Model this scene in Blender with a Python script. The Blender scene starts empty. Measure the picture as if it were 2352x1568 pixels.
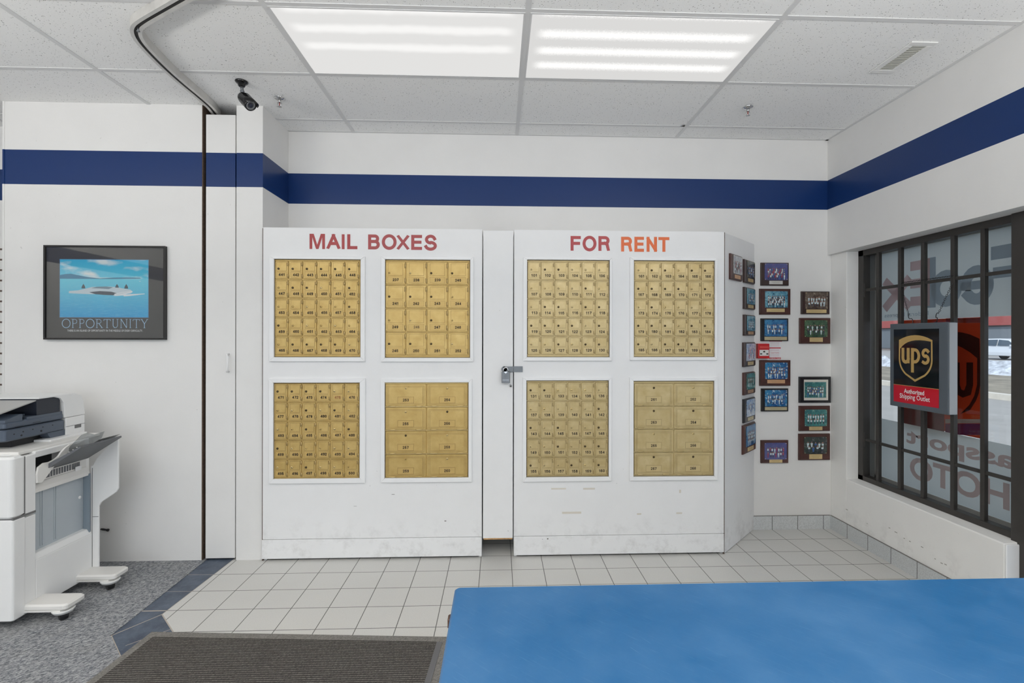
import bpy, bmesh, math, random
from mathutils import Matrix, Vector
random.seed(7)
SC = bpy.context.scene
COL = SC.collection
PI = math.pi

# ------------------------------------------------------------------ camera
FPX, CX, CY, YAW, ROLL = 1132.797, 1186.955, 775.379, -0.03721, 0.00148
CAM = Vector((-2.54819, -3.73266, 1.47445))
cd = bpy.data.cameras.new('camera')
cd.sensor_fit = 'HORIZONTAL'; cd.sensor_width = 36
cd.lens = FPX / 2352 * 36
cd.shift_x = -(CX - 1176) / 2352
cd.shift_y = -(784 - CY) / 2352
cd.clip_start = 0.05; cd.clip_end = 300
cam = bpy.data.objects.new('camera', cd); COL.objects.link(cam)
cam.matrix_world = Matrix.Translation(CAM) @ Matrix.Rotation(YAW, 4, 'Z') @ Matrix.Rotation(PI / 2, 4, 'X') @ Matrix.Rotation(ROLL, 4, 'Z')
SC.camera = cam

# ------------------------------------------------------------------ view, world, lights
vs = SC.view_settings
vs.view_transform = 'Standard'; vs.look = 'None'; vs.gamma = 1; vs.use_curve_mapping = False
vs.exposure = 0.02
SC.cycles.use_denoising = True
SC.cycles.max_bounces = 8; SC.cycles.diffuse_bounces = 5; SC.cycles.glossy_bounces = 3
SC.cycles.transmission_bounces = 4; SC.cycles.transparent_max_bounces = 10
SC.cycles.sample_clamp_indirect = 3; SC.cycles.caustics_reflective = False; SC.cycles.caustics_refractive = False

w = bpy.data.worlds.new('sky'); SC.world = w; w.use_nodes = True
bg = w.node_tree.nodes['Background']; bg.inputs[0].default_value = (0.74, 0.84, 1.0, 1); bg.inputs[1].default_value = 1.3

sd = bpy.data.lights.new('sun', 'SUN'); sd.energy = 3.6; sd.angle = 0.02; sd.color = (1, 0.95, 0.88)
so = bpy.data.objects.new('sun', sd); COL.objects.link(so)
so.location = (-10, -20, 18)
so.rotation_euler = Vector((0.55, 0.62, -0.62)).to_track_quat('-Z', 'Y').to_euler()

CEIL = 3.008
GX, GY, F2, F4 = -1.19178, -0.20788, 0.6096, 1.2192      # ceiling grid origin and pitch


def area(name, x, y, z, sx, sy, watts, col=(1, 0.985, 0.955), rot=(0, 0, 0)):
    a = bpy.data.lights.new(name, 'AREA'); a.shape = 'RECTANGLE'; a.size = sx; a.size_y = sy
    a.energy = watts; a.color = col
    o = bpy.data.objects.new(name, a); COL.objects.link(o); o.location = (x, y, z); o.rotation_euler = rot
    return o


# fluorescent ceiling panels over the rest of the shop, on the same grid as the two in the picture
W_PANEL = 3
for (cx_, ky) in ((-1, 7), (1, 7), (3, 7), (-1, 11), (1, 11), (3, 11), (5, 5), (5, 9)):
    x = GX - F4 * cx_ * 0.5 * 1.0 - (F4 * 0.5 if cx_ > 0 else -F4 * 0.5) * 0
    x = GX + 0.6096 - F4 * (cx_ * 0.5 + 0.5)
    area('ceiling_lamp', x, GY - F2 * (ky + 0.5), CEIL - 0.03, 1.15, 0.55, W_PANEL)

# unseen upward fill lamps, added to brighten the ceiling
for (ux, uy, uw) in ((-6.0, -3.7, 88), (-4.0, -4.7, 80), (-0.9, -4.1, 102)):
    area('added_ceiling_fill', ux, uy, 1.85, 1.3, 0.5, uw, (1, 0.975, 0.935), (PI, 0, 0))
# added fill lamp behind the camera, standing in for front daylight
area('added_front_fill', -4.0, -8.05, 1.45, 6.0, 2.2, 48, (0.93, 0.965, 1.0), (PI / 2, 0, 0))

# ------------------------------------------------------------------ pixel -> plane helpers (real planes of the room)
_R = Vector((math.cos(YAW), math.sin(YAW), 0)); _F = Vector((-math.sin(YAW), math.cos(YAW), 0)); _U = Vector((0, 0, 1))


def ray(u, v):
    a, b = u - CX, v - CY
    c, s = math.cos(-ROLL), math.sin(-ROLL)
    a, b = c * a - s * b, s * a + c * b
    return _F + _R * (a / FPX) - _U * (b / FPX)


def hit(u, v, p, n):
    d = ray(u, v); n = Vector(n); t = (Vector(p) - CAM).dot(n) / d.dot(n)
    return CAM + d * t


def hx(u, v, x): return hit(u, v, (x, 0, 0), (1, 0, 0))
def hy(u, v, y): return hit(u, v, (0, y, 0), (0, 1, 0))
def hz(u, v, z=0): return hit(u, v, (0, 0, z), (0, 0, 1))


def lin(c):
    return tuple(((x / 255) / 12.92 if x <= 10 else ((x / 255 + 0.055) / 1.055) ** 2.4) for x in c)


# ------------------------------------------------------------------ materials
MATS = {}


def newmat(name):
    m = bpy.data.materials.new(name); m.use_nodes = True
    nt = m.node_tree; b = nt.nodes['Principled BSDF']
    MATS[name] = m
    return m, nt, b


def nd(nt, t, **kw):
    n = nt.nodes.new(t)
    for k, v in kw.items():
        if k.startswith('i_'):
            n.inputs[k[2:]].default_value = v
        else:
            setattr(n, k, v)
    return n


def math_(nt, op, a, b=None, c=None):
    n = nt.nodes.new('ShaderNodeMath'); n.operation = op
    for i, x in enumerate((a, b, c)):
        if x is None: continue
        if isinstance(x, (int, float)): n.inputs[i].default_value = x
        else: nt.links.new(x, n.inputs[i])
    return n.outputs[0]


def mixc(nt, fac, a, b):
    n = nt.nodes.new('ShaderNodeMix'); n.data_type = 'RGBA'
    if isinstance(fac, (int, float)): n.inputs[0].default_value = fac
    else: nt.links.new(fac, n.inputs[0])
    for i, x in ((6, a), (7, b)):
        if isinstance(x, tuple): n.inputs[i].default_value = (*x[:3], 1)
        else: nt.links.new(x, n.inputs[i])
    return n.outputs[2]


def coords(nt):
    return nt.nodes.new('ShaderNodeTexCoord').outputs['Object']


def noise(nt, vec, scale, detail=2, rough=0.5, out=0):
    n = nd(nt, 'ShaderNodeTexNoise', i_Scale=scale, i_Detail=detail, i_Roughness=rough)
    nt.links.new(vec, n.inputs['Vector'])
    return n.outputs[out]


def ramp(nt, fac, a, b):
    n = nt.nodes.new('ShaderNodeMapRange'); n.inputs[1].default_value = a; n.inputs[2].default_value = b
    nt.links.new(fac, n.inputs[0])
    return n.outputs[0]


def bump(nt, b, h, strength=0.2, dist=0.002):
    n = nd(nt, 'ShaderNodeBump', i_Strength=strength, i_Distance=dist)
    nt.links.new(h, n.inputs['Height']); nt.links.new(n.outputs[0], b.inputs['Normal'])


def mat(name, col, rough=0.5, metal=0.0, var=0.0, vscale=8, bmp=0.0, bscale=200, spec=0.5, coat=0.0, emit=None, estr=0, raw=False):
    m, nt, b = newmat(name)
    c = col if raw else lin(col)
    b.inputs['Base Color'].default_value = (*c, 1)
    b.inputs['Roughness'].default_value = rough; b.inputs['Metallic'].default_value = metal
    b.inputs['Specular IOR Level'].default_value = spec; b.inputs['Coat Weight'].default_value = coat
    v = coords(nt)
    if var:
        f = noise(nt, v, vscale, 4, 0.6)
        nt.links.new(mixc(nt, ramp(nt, f, 0.3, 0.7), tuple(x * (1 - var) for x in c), tuple(min(1, x * (1 + var)) for x in c)), b.inputs['Base Color'])
    if bmp:
        bump(nt, b, noise(nt, v, bscale, 2), bmp)
    if emit:
        b.inputs['Emission Color'].default_value = (*lin(emit), 1); b.inputs['Emission Strength'].default_value = estr
    return m


WHITE = (232, 231, 229)
BAND = (20, 50, 102)
B1, B2 = 2.6955, 2.470


def wall_mat(name, base=WHITE, band=True, dirt=False):
    m, nt, b = newmat(name)
    v = coords(nt)
    c = lin(base)
    f = noise(nt, v, 3.5, 5, 0.6)
    col = mixc(nt, ramp(nt, f, 0.35, 0.75), tuple(x * 0.96 for x in c), c)
    # faint scuffs and specks
    sp = noise(nt, v, 42, 2, 0.5)
    col = mixc(nt, math_(nt, 'MULTIPLY', ramp(nt, sp, 0.76, 0.80), 0.35), col, lin((150, 145, 140)))
    sep = nt.nodes.new('ShaderNodeSeparateXYZ'); nt.links.new(v, sep.inputs[0])
    z = sep.outputs[2]
    if dirt:   # scuffing of the paint above the floor
        d = math_(nt, 'MULTIPLY', ramp(nt, z, 0.30, 0.0), ramp(nt, noise(nt, v, 9, 6, 0.7), 0.5, 0.8))
        col = mixc(nt, math_(nt, 'MULTIPLY', d, 0.5), col, lin((128, 122, 116)))
    r = 0.55
    if band:
        inb = math_(nt, 'MULTIPLY', math_(nt, 'GREATER_THAN', z, B2), math_(nt, 'LESS_THAN', z, B1))
        col = mixc(nt, inb, col, lin(BAND))
        rr = nt.nodes.new('ShaderNodeMapRange'); nt.links.new(inb, rr.inputs[0])
        rr.inputs[3].default_value = 0.55; rr.inputs[4].default_value = 0.33
        nt.links.new(rr.outputs[0], b.inputs['Roughness'])
    else:
        b.inputs['Roughness'].default_value = r
    nt.links.new(col, b.inputs['Base Color'])
    bump(nt, b, noise(nt, v, 90, 3), 0.12, 0.002)
    b.inputs['Specular IOR Level'].default_value = 0.32
    return m


wall_m = wall_mat('wall_paint')
cab_m = wall_mat('cabinet_paint', (238, 238, 238), band=False, dirt=True)
low_m = wall_mat('lower_wall_paint', (246, 245, 242), band=False, dirt=True)

# ceiling tile: mineral fibre with dark fissures
ceil_m, nt, b = newmat('ceiling_tile')
v = coords(nt)
mp = nd(nt, 'ShaderNodeMapping'); nt.links.new(v, mp.inputs[0])
wn = noise(nt, v, 30, 2, 0.5, out=1)
mv = nt.nodes.new('ShaderNodeMix'); mv.data_type = 'VECTOR'; mv.inputs[0].default_value = 0.03
nt.links.new(v, mv.inputs[4]); nt.links.new(wn, mv.inputs[5])
vo = nd(nt, 'ShaderNodeTexVoronoi', i_Scale=110.0); vo.inputs['Randomness'].default_value = 1
nt.links.new(mv.outputs[1], vo.inputs['Vector'])
sep = nt.nodes.new('ShaderNodeSeparateColor'); nt.links.new(vo.outputs['Color'], sep.inputs[0])
rad = math_(nt, 'MULTIPLY', math_(nt, 'GREATER_THAN', sep.outputs[0], 0.35), math_(nt, 'MULTIPLY_ADD', sep.outputs[1], 0.20, 0.07))
hole = math_(nt, 'LESS_THAN', vo.outputs['Distance'], rad)
fine = ramp(nt, noise(nt, v, 260, 2, 0.6), 0.60, 0.68)
cc = mixc(nt, math_(nt, 'MULTIPLY', fine, 0.25), lin((240, 240, 239)), lin((164, 163, 162)))
cc = mixc(nt, math_(nt, 'MULTIPLY', hole, 0.72), cc, lin((96, 93, 90)))
nt.links.new(cc, b.inputs['Base Color']); b.inputs['Roughness'].default_value = 0.95
bump(nt, b, math_(nt, 'SUBTRACT', 1.0, hole), 0.5, 0.003)
grid_m = mat('ceiling_grid_metal', (214, 214, 214), 0.5)

# white glazed floor tile on a 20.2 cm grid
TX, TY, TS = -4.07718, -0.5987, 0.20209


def tile_mat(name, base, grout, gw, ox, oy, ts, rough, speck=0.04, base2=None):
    m, nt, b = newmat(name)
    v = coords(nt)
    sp = nt.nodes.new('ShaderNodeSeparateXYZ'); nt.links.new(v, sp.inputs[0])
    ds = []
    for o, off in ((sp.outputs[0], ox), (sp.outputs[1], oy)):
        if o is None: continue
        t = math_(nt, 'DIVIDE', math_(nt, 'SUBTRACT', o, off), ts)
        t = math_(nt, 'FRACT', math_(nt, 'ADD', t, 100.5))
        ds.append(math_(nt, 'ABSOLUTE', math_(nt, 'SUBTRACT', t, 0.5)))
    d = math_(nt, 'MINIMUM', ds[0], ds[1])
    g = math_(nt, 'LESS_THAN', d, gw / ts / 2)
    f = noise(nt, v, 160, 2, 0.7)
    c = mixc(nt, ramp(nt, f, 0.35, 0.7), tuple(x * (1 + speck) for x in lin(base)), tuple(x * (1 - speck) for x in lin(base)))
    f2 = noise(nt, v, 3, 4, 0.6)
    c = mixc(nt, math_(nt, 'MULTIPLY', ramp(nt, f2, 0.45, 0.8), 0.25), c, tuple(x * 0.86 for x in lin(base)))
    c = mixc(nt, g, c, lin(grout))
    nt.links.new(c, b.inputs['Base Color'])
    rr = nt.nodes.new('ShaderNodeMapRange'); nt.links.new(g, rr.inputs[0]); rr.inputs[3].default_value = rough; rr.inputs[4].default_value = 0.9
    nt.links.new(rr.outputs[0], b.inputs['Roughness'])
    bump(nt, b, math_(nt, 'SUBTRACT', 1.0, g), 0.4, 0.002)
    return m


tile_m = tile_mat('white_floor_tile', (202, 201, 197), (98, 97, 95), 0.0042, TX, TY, TS, 0.32)
base_m = tile_mat('skirting_tile', (196, 199, 200), (90, 90, 88), 0.0045, TX, TY, TS, 0.45, 0.16)
slate_m, nt, b = newmat('slate_tile')
v = coords(nt)
f = noise(nt, v, 9, 6, 0.65)
c = mixc(nt, ramp(nt, f, 0.3, 0.75), lin((52, 62, 78)), lin((92, 103, 118)))
f = noise(nt, v, 60, 4, 0.6)
c = mixc(nt, math_(nt, 'MULTIPLY', ramp(nt, f, 0.55, 0.8), 0.5), c, lin((120, 126, 134)))
nt.links.new(c, b.inputs['Base Color']); b.inputs['Roughness'].default_value = 0.5
bump(nt, b, noise(nt, v, 40, 4), 0.15)
grout_m = mat('pale_grout', (176, 168, 158), 0.9)


def carpet_mat(name, ca, cb, sc=170, ribs=0):
    m, nt, b = newmat(name)
    v = coords(nt)
    mp = nd(nt, 'ShaderNodeMapping'); nt.links.new(v, mp.inputs[0]); mp.vector_type = 'TEXTURE'; mp.inputs['Rotation'].default_value = (0, 0, 0.75); mp.inputs['Scale'].default_value = (2.2, 1, 1)
    f = noise(nt, mp.outputs[0], sc, 3, 0.75)
    f2 = noise(nt, v, 4, 5, 0.65)
    c = mixc(nt, ramp(nt, f, 0.38, 0.64), lin(ca), lin(cb))
    c = mixc(nt, math_(nt, 'MULTIPLY', ramp(nt, f2, 0.5, 0.75), 0.3), c, lin((140, 138, 132)))
    h = f
    if ribs:
        sp = nt.nodes.new('ShaderNodeSeparateXYZ'); nt.links.new(v, sp.inputs[0])
        y = math_(nt, 'ADD', sp.outputs[1], math_(nt, 'MULTIPLY', f, 0.006))
        s = math_(nt, 'SINE', math_(nt, 'MULTIPLY', y, 2 * PI / ribs))
        r = ramp(nt, s, -0.6, 0.6)
        c = mixc(nt, r, c, lin(tuple(x * 0.76 for x in ca)))
        h = math_(nt, 'SUBTRACT', f, math_(nt, 'MULTIPLY', r, 1.5))
        # lint and grit
        g = ramp(nt, noise(nt, v, 95, 1), 0.80, 0.83)
        c = mixc(nt, math_(nt, 'MULTIPLY', g, 0.5), c, lin((170, 166, 158)))
    nt.links.new(c, b.inputs['Base Color']); b.inputs['Roughness'].default_value = 1; b.inputs['Specular IOR Level'].default_value = 0.1
    bump(nt, b, h, 0.7, 0.004)
    return m


carpet_m = carpet_mat('carpet_pile', (80, 84, 92), (178, 179, 180))
matrib_m = carpet_mat('ribbed_mat', (84, 81, 78), (134, 130, 124), 220, 0.0118)
matedge_m = carpet_mat('mat_edge', (104, 102, 98), (140, 137, 132), 260)

# counter laminate: scratched blue, with pale glare haze mixed into the colour
blue_m, nt, b = newmat('blue_laminate')
v = coords(nt)
f = noise(nt, v, 1.7, 7, 0.68)
c = mixc(nt, ramp(nt, f, 0.38, 0.78), lin((2, 84, 134)), lin((74, 118, 160)))
mp = nd(nt, 'ShaderNodeMapping'); nt.links.new(v, mp.inputs[0]); mp.vector_type = 'TEXTURE'; mp.inputs['Rotation'].default_value = (0, 0, -0.75); mp.inputs['Scale'].default_value = (1, 1 / 9, 1)
sc_ = noise(nt, mp.outputs[0], 22, 3, 0.6)
c = mixc(nt, math_(nt, 'MULTIPLY', ramp(nt, sc_, 0.58, 0.82), 0.22), c, lin((104, 142, 176)))
mp2 = nd(nt, 'ShaderNodeMapping'); nt.links.new(v, mp2.inputs[0]); mp2.vector_type = 'TEXTURE'; mp2.inputs['Rotation'].default_value = (0, 0, -1.0); mp2.inputs['Scale'].default_value = (1, 1 / 24, 1)
sc2 = noise(nt, mp2.outputs[0], 9, 2, 0.5)
c = mixc(nt, math_(nt, 'MULTIPLY', ramp(nt, sc2, 0.735, 0.76), 0.22), c, lin((120, 155, 186)))
nt.links.new(c, b.inputs['Base Color']); b.inputs['Roughness'].default_value = 0.42
rn = nt.nodes.new('ShaderNodeMapRange'); nt.links.new(f, rn.inputs[0]); rn.inputs[3].default_value = 0.34; rn.inputs[4].default_value = 0.55
nt.links.new(rn.outputs[0], b.inputs['Roughness'])

# brass
def brass(name, c0, c1, metal=0.45, rough=0.42):
    m, nt, b = newmat(name)
    v = coords(nt)
    oi = nt.nodes.new('ShaderNodeObjectInfo')
    va = nt.nodes.new('ShaderNodeVectorMath'); va.operation = 'ADD'
    nt.links.new(v, va.inputs[0]); nt.links.new(oi.outputs['Location'], va.inputs[1])
    f = noise(nt, va.outputs[0], 14, 5, 0.6)
    c = mixc(nt, ramp(nt, f, 0.3, 0.72), lin(c0), lin(c1))
    k = math_(nt, 'MULTIPLY', oi.outputs['Random'], 0.35)
    c = mixc(nt, k, c, lin(c0))
    s = ramp(nt, noise(nt, va.outputs[0], 45, 3), 0.68, 0.78)
    c = mixc(nt, math_(nt, 'MULTIPLY', s, 0.25), c, lin((112, 92, 56)))
    nt.links.new(c, b.inputs['Base Color'])
    b.inputs['Metallic'].default_value = metal; b.inputs['Roughness'].default_value = rough
    bump(nt, b, noise(nt, va.outputs[0], 300, 2), 0.06)
    return m


BR = [brass('golden_brass', (186, 156, 92), (208, 180, 116)), brass('daylit_brass', (190, 168, 118), (212, 194, 148))]  # second, paler brass has the daylight reflected on the right banks painted in
BRD = [mat('golden_brass_shadow_line', (128, 102, 56), 0.5, 0.4), mat('daylit_brass_shadow_line', (138, 118, 80), 0.5, 0.4)]
BRP = [mat('golden_brass_plate', (196, 166, 102), 0.5, 0.35, 0.05, 20), mat('daylit_brass_plate', (200, 180, 132), 0.5, 0.35, 0.05, 20)]
brasslit = mat('polished_brass', (214, 190, 134), 0.3, 0.7)
dark_lock = mat('tarnished_lock', (92, 78, 52), 0.35, 0.8)
chrome = mat('chrome', (205, 205, 205), 0.18, 1.0)
steel = mat('brushed_steel', (122, 126, 130), 0.4, 0.6, 0.08, 30)
black = mat('matte_black', (22, 22, 23), 0.5)
ink = mat('black_ink', (26, 22, 18), 0.7)
inkfade = mat('faded_ink', (120, 100, 70), 0.7)
inkred = mat('worn_red_ink', (150, 96, 60), 0.7)
gloss_black = mat('gloss_black', (16, 16, 18), 0.12)
redv = mat('dark_red_vinyl', (158, 40, 44), 0.4)
redo = mat('orange_red_vinyl', (198, 66, 34), 0.4)
reds = [mat('vinyl_red', (160, 52, 54), 0.4), mat('vinyl_red_faded', (158, 62, 64), 0.4), mat('vinyl_orange', (214, 98, 40), 0.4), mat('vinyl_deep_red', (166, 56, 60), 0.4)]
trim_m = mat('white_trim_paint', (240, 240, 240), 0.4, 0, 0.02, 6, 0.05, 60)
gap_m = mat('dark_gap', (40, 36, 32), 0.9)
woodedge_m = mat('raw_board_edge', (84, 68, 56), 0.9, 0, 0.35, 60)
bronze = mat('dark_bronze_frame', (52, 49, 46), 0.42, 0.1, 0.1, 12)
bronze2 = mat('painted_frame_reveal', (112, 114, 114), 0.5)


def glass_mat(name, tint=(0.93, 0.95, 0.95), refl=0.9):
    m = bpy.data.materials.new(name); m.use_nodes = True; nt = m.node_tree; nt.nodes.clear()
    out = nt.nodes.new('ShaderNodeOutputMaterial'); mx = nt.nodes.new('ShaderNodeMixShader')
    tr = nd(nt, 'ShaderNodeBsdfTransparent'); tr.inputs[0].default_value = (*tint, 1)
    gl = nd(nt, 'ShaderNodeBsdfGlossy'); gl.inputs['Roughness'].default_value = 0.02
    fr = nd(nt, 'ShaderNodeFresnel'); geo = nt.nodes.new('ShaderNodeNewGeometry')
    nt.links.new(math_(nt, 'MULTIPLY_ADD', geo.outputs['Backfacing'], 1 / 1.5 - 1.5, 1.5), fr.inputs[0])
    nt.links.new(math_(nt, 'MULTIPLY', fr.outputs[0], refl), mx.inputs[0])
    nt.links.new(tr.outputs[0], mx.inputs[1]); nt.links.new(gl.outputs[0], mx.inputs[2]); nt.links.new(mx.outputs[0], out.inputs[0])
    return m


glass_m = glass_mat('window_glass')


def film_mat(name, col, trans=0.4, tint=(0.2, 0.2, 0.2)):
    m = bpy.data.materials.new(name); m.use_nodes = True; nt = m.node_tree; nt.nodes.clear()
    out = nt.nodes.new('ShaderNodeOutputMaterial')
    d = nd(nt, 'ShaderNodeBsdfDiffuse'); d.inputs[0].default_value = (*lin(col), 1)
    t = nd(nt, 'ShaderNodeBsdfTranslucent'); t.inputs[0].default_value = (*lin(col), 1)
    m1 = nd(nt, 'ShaderNodeMixShader'); m1.inputs[0].default_value = trans
    nt.links.new(d.outputs[0], m1.inputs[1]); nt.links.new(t.outputs[0], m1.inputs[2])
    nt.links.new(m1.outputs[0], out.inputs[0])
    return m


frost_m = film_mat('frosted_film', (214, 219, 219), 0.55)
fedg_m = film_mat('grey_blue_letter_film', (166, 178, 188), 0.5)
fedr_m = film_mat('faded_red_letter_film', (206, 186, 188), 0.5)
passr_m = film_mat('pale_red_letter_film', (196, 180, 178), 0.5)

# diffuser of the two fluorescent panels: gives off light, brighter under each tube


def diffuser_mat(name, lo, hi, tubes, y0, y1, grain, x0, x1):
    m = bpy.data.materials.new(name); m.use_nodes = True; nt = m.node_tree; nt.nodes.clear()
    out = nt.nodes.new('ShaderNodeOutputMaterial'); em = nt.nodes.new('ShaderNodeEmission')
    v = coords(nt)
    sp = nt.nodes.new('ShaderNodeSeparateXYZ'); nt.links.new(v, sp.inputs[0])
    x, y = sp.outputs[0], sp.outputs[1]
    tot = None
    wv = math_(nt, 'MULTIPLY', math_(nt, 'SUBTRACT', noise(nt, v, grain, 3, 0.7), 0.5), 0.05)
    yy = math_(nt, 'ADD', y, wv)
    for t in tubes:
        d = math_(nt, 'ABSOLUTE', math_(nt, 'SUBTRACT', yy, t))
        g = nt.nodes.new('ShaderNodeMapRange'); g.interpolation_type = 'SMOOTHSTEP'
        nt.links.new(d, g.inputs[0]); g.inputs[1].default_value = 0.052; g.inputs[2].default_value = 0.008
        g = g.outputs[0]
        tot = g if tot is None else math_(nt, 'MAXIMUM', tot, g)
    ex = nt.nodes.new('ShaderNodeMapRange'); ex.interpolation_type = 'SMOOTHSTEP'
    nt.links.new(math_(nt, 'ABSOLUTE', x), ex.inputs[0]); ex.inputs[1].default_value = 0.575; ex.inputs[2].default_value = 0.50
    tot = math_(nt, 'MULTIPLY', tot, ex.outputs[0])
    s = math_(nt, 'MULTIPLY_ADD', tot, hi - lo, lo)
    nt.links.new(s, em.inputs[1]); em.inputs[0].default_value = (1, 0.992, 0.975, 1)
    nt.links.new(em.outputs[0], out.inputs[0])
    return m


# ------------------------------------------------------------------ mesh builder
class MB:
    def __init__(s):
        s.v = []; s.f = []; s.m = []; s.sm = []
        s.cur = 0; s.smooth = False; s.T = None

    def mat(s, i): s.cur = i; return s

    def addv(s, p):
        p = Vector(p)
        if s.T is not None: p = s.T @ p
        s.v.append(p); return len(s.v) - 1

    def face(s, idx):
        s.f.append(tuple(idx)); s.m.append(s.cur); s.sm.append(s.smooth)

    def poly(s, pts):
        s.face([s.addv(p) for p in pts]); return s

    def box(s, x0, x1, y0, y1, z0, z1):
        x0, x1 = sorted((x0, x1)); y0, y1 = sorted((y0, y1)); z0, z1 = sorted((z0, z1))
        i = [s.addv(p) for p in ((x0, y0, z0), (x1, y0, z0), (x1, y1, z0), (x0, y1, z0), (x0, y0, z1), (x1, y0, z1), (x1, y1, z1), (x0, y1, z1))]
        for q in ((0, 3, 2, 1), (4, 5, 6, 7), (0, 1, 5, 4), (1, 2, 6, 5), (2, 3, 7, 6), (3, 0, 4, 7)):
            s.face([i[k] for k in q])
        return s

    def rbox(s, x0, x1, y0, y1, z0, z1, r=0.01, seg=3):
        """box with rounded vertical edges and softened top/bottom"""
        pts = []
        for (cx, cy, a0) in ((x1 - r, y1 - r, 0), (x0 + r, y1 - r, 90), (x0 + r, y0 + r, 180), (x1 - r, y0 + r, 270)):
            for k in range(seg + 1):
                a = math.radians(a0 + 90 * k / seg); pts.append((cx + r * math.cos(a), cy + r * math.sin(a)))
        q = min(r, (z1 - z0) / 2) * 0.5
        cxm, cym = (x0 + x1) / 2, (y0 + y1) / 2
        rings = []
        for z, ins in ((z0, q), (z0 + q, 0), (z1 - q, 0), (z1, q)):
            kx = 1 - 2 * ins / (x1 - x0); ky = 1 - 2 * ins / (y1 - y0)
            rings.append([s.addv((cxm + (x - cxm) * kx, cym + (y - cym) * ky, z)) for x, y in pts])
        n = len(pts)
        for a, bb in zip(rings, rings[1:]):
            for i in range(n): s.face((a[i], a[(i + 1) % n], bb[(i + 1) % n], bb[i]))
        s.face(rings[0][::-1]); s.face(rings[-1])
        return s

    def prism(s, pts, axis, a, b):
        """extrude a 2-D outline along axis; outline is in the other two axes (order x,y,z)"""
        def P(p, t):
            return {'x': (t, p[0], p[1]), 'y': (p[0], t, p[1]), 'z': (p[0], p[1], t)}[axis]
        A = [s.addv(P(p, a)) for p in pts]; B = [s.addv(P(p, b)) for p in pts]
        n = len(pts)
        for i in range(n): s.face((A[i], A[(i + 1) % n], B[(i + 1) % n], B[i]))
        s.face(A[::-1]); s.face(B)
        return s

    def cyl(s, p0, p1, r0, r1=None, n=16, cap=True):
        r1 = r0 if r1 is None else r1
        p0, p1 = Vector(p0), Vector(p1); d = (p1 - p0).normalized()
        u = d.orthogonal().normalized(); w_ = d.cross(u)
        A, B = [], []
        for k in range(n):
            a = 2 * PI * k / n; o = u * math.cos(a) + w_ * math.sin(a)
            A.append(s.addv(p0 + o * r0)); B.append(s.addv(p1 + o * r1))
        sm = s.smooth; s.smooth = True
        for i in range(n): s.face((A[i], A[(i + 1) % n], B[(i + 1) % n], B[i]))
        s.smooth = False
        if cap: s.face(A[::-1]); s.face(B)
        s.smooth = sm
        return s

    def lathe(s, prof, p0, d, n=24):
        """prof = [(along, radius)...] around the axis d from p0"""
        p0, d = Vector(p0), Vector(d).normalized(); u = d.orthogonal().normalized(); w_ = d.cross(u)
        rings = []
        for t, r in prof:
            rings.append([s.addv(p0 + d * t + (u * math.cos(2 * PI * k / n) + w_ * math.sin(2 * PI * k / n)) * max(r, 1e-5)) for k in range(n)])
        sm = s.smooth; s.smooth = True
        for a, bb in zip(rings, rings[1:]):
            for i in range(n): s.face((a[i], a[(i + 1) % n], bb[(i + 1) % n], bb[i]))
        s.smooth = sm
        s.face(rings[0][::-1]); s.face(rings[-1])
        return s

    def tube(s, pts, r, n=8, closed=False):
        pts = [Vector(p) for p in pts]; rings = []
        N = len(pts); up = None
        for i, p in enumerate(pts):
            a = pts[(i - 1) % N] if (closed or i > 0) else p
            c = pts[(i + 1) % N] if (closed or i < N - 1) else p
            d = (c - a).normalized()
            if up is None: up = d.orthogonal().normalized()
            up = (up - d * up.dot(d)).normalized(); w_ = d.cross(up)
            rings.append([s.addv(p + (up * math.cos(2 * PI * k / n) + w_ * math.sin(2 * PI * k / n)) * r) for k in range(n)])
        sm = s.smooth; s.smooth = True
        rr = list(zip(rings, rings[1:])) + ([(rings[-1], rings[0])] if closed else [])
        for a, bb in rr:
            for i in range(n): s.face((a[i], a[(i + 1) % n], bb[(i + 1) % n], bb[i]))
        s.smooth = sm
        if not closed: s.face(rings[0][::-1]); s.face(rings[-1])
        return s

    def disc(s, c, u, w_, ru, rw, n=16):
        c, u, w_ = Vector(c), Vector(u), Vector(w_)
        s.poly([c + u * math.cos(2 * PI * k / n) * ru + w_ * math.sin(2 * PI * k / n) * rw for k in range(n)])
        return s

    def stroke(s, pts, wd, P, closed=False):
        """flat ribbon along 2-D pts; P maps (a,b)->3-D"""
        pts = [Vector(p) for p in pts]; L, Rr = [], []
        N = len(pts)
        for i, p in enumerate(pts):
            a = pts[(i - 1) % N] if (closed or i > 0) else p
            c = pts[(i + 1) % N] if (closed or i < N - 1) else p
            d = (c - a).normalized(); n_ = Vector((-d.y, d.x))
            k = 1.0
            if (closed or 0 < i < N - 1):
                d1 = (p - a).normalized(); k = 1 / max(0.5, abs(Vector((-d1.y, d1.x)).dot(n_)))
            L.append(s.addv(P(*(p + n_ * wd / 2 * k)))); Rr.append(s.addv(P(*(p - n_ * wd / 2 * k))))
        for i in range(N if closed else N - 1):
            j = (i + 1) % N; s.face((L[i], L[j], Rr[j], Rr[i]))
        return s

    def build(s, name, mats, parent=None, loc=None, rotz=0.0, bevel=0, seg=2, world=True):
        me = bpy.data.meshes.new(name)
        org = Vector((0, 0, 0))
        if parent is not None and world: org = Vector(parent.get('_o', (0, 0, 0)))
        elif parent is None and loc is not None and world: org = Vector(loc)
        me.from_pydata([tuple(p - org) for p in s.v], [], s.f)
        if not isinstance(mats, (list, tuple)): mats = [mats]
        for m_ in mats: me.materials.append(m_)
        for p, mi, sm in zip(me.polygons, s.m, s.sm): p.material_index = mi; p.use_smooth = sm
        bm = bmesh.new(); bm.from_mesh(me)
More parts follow.
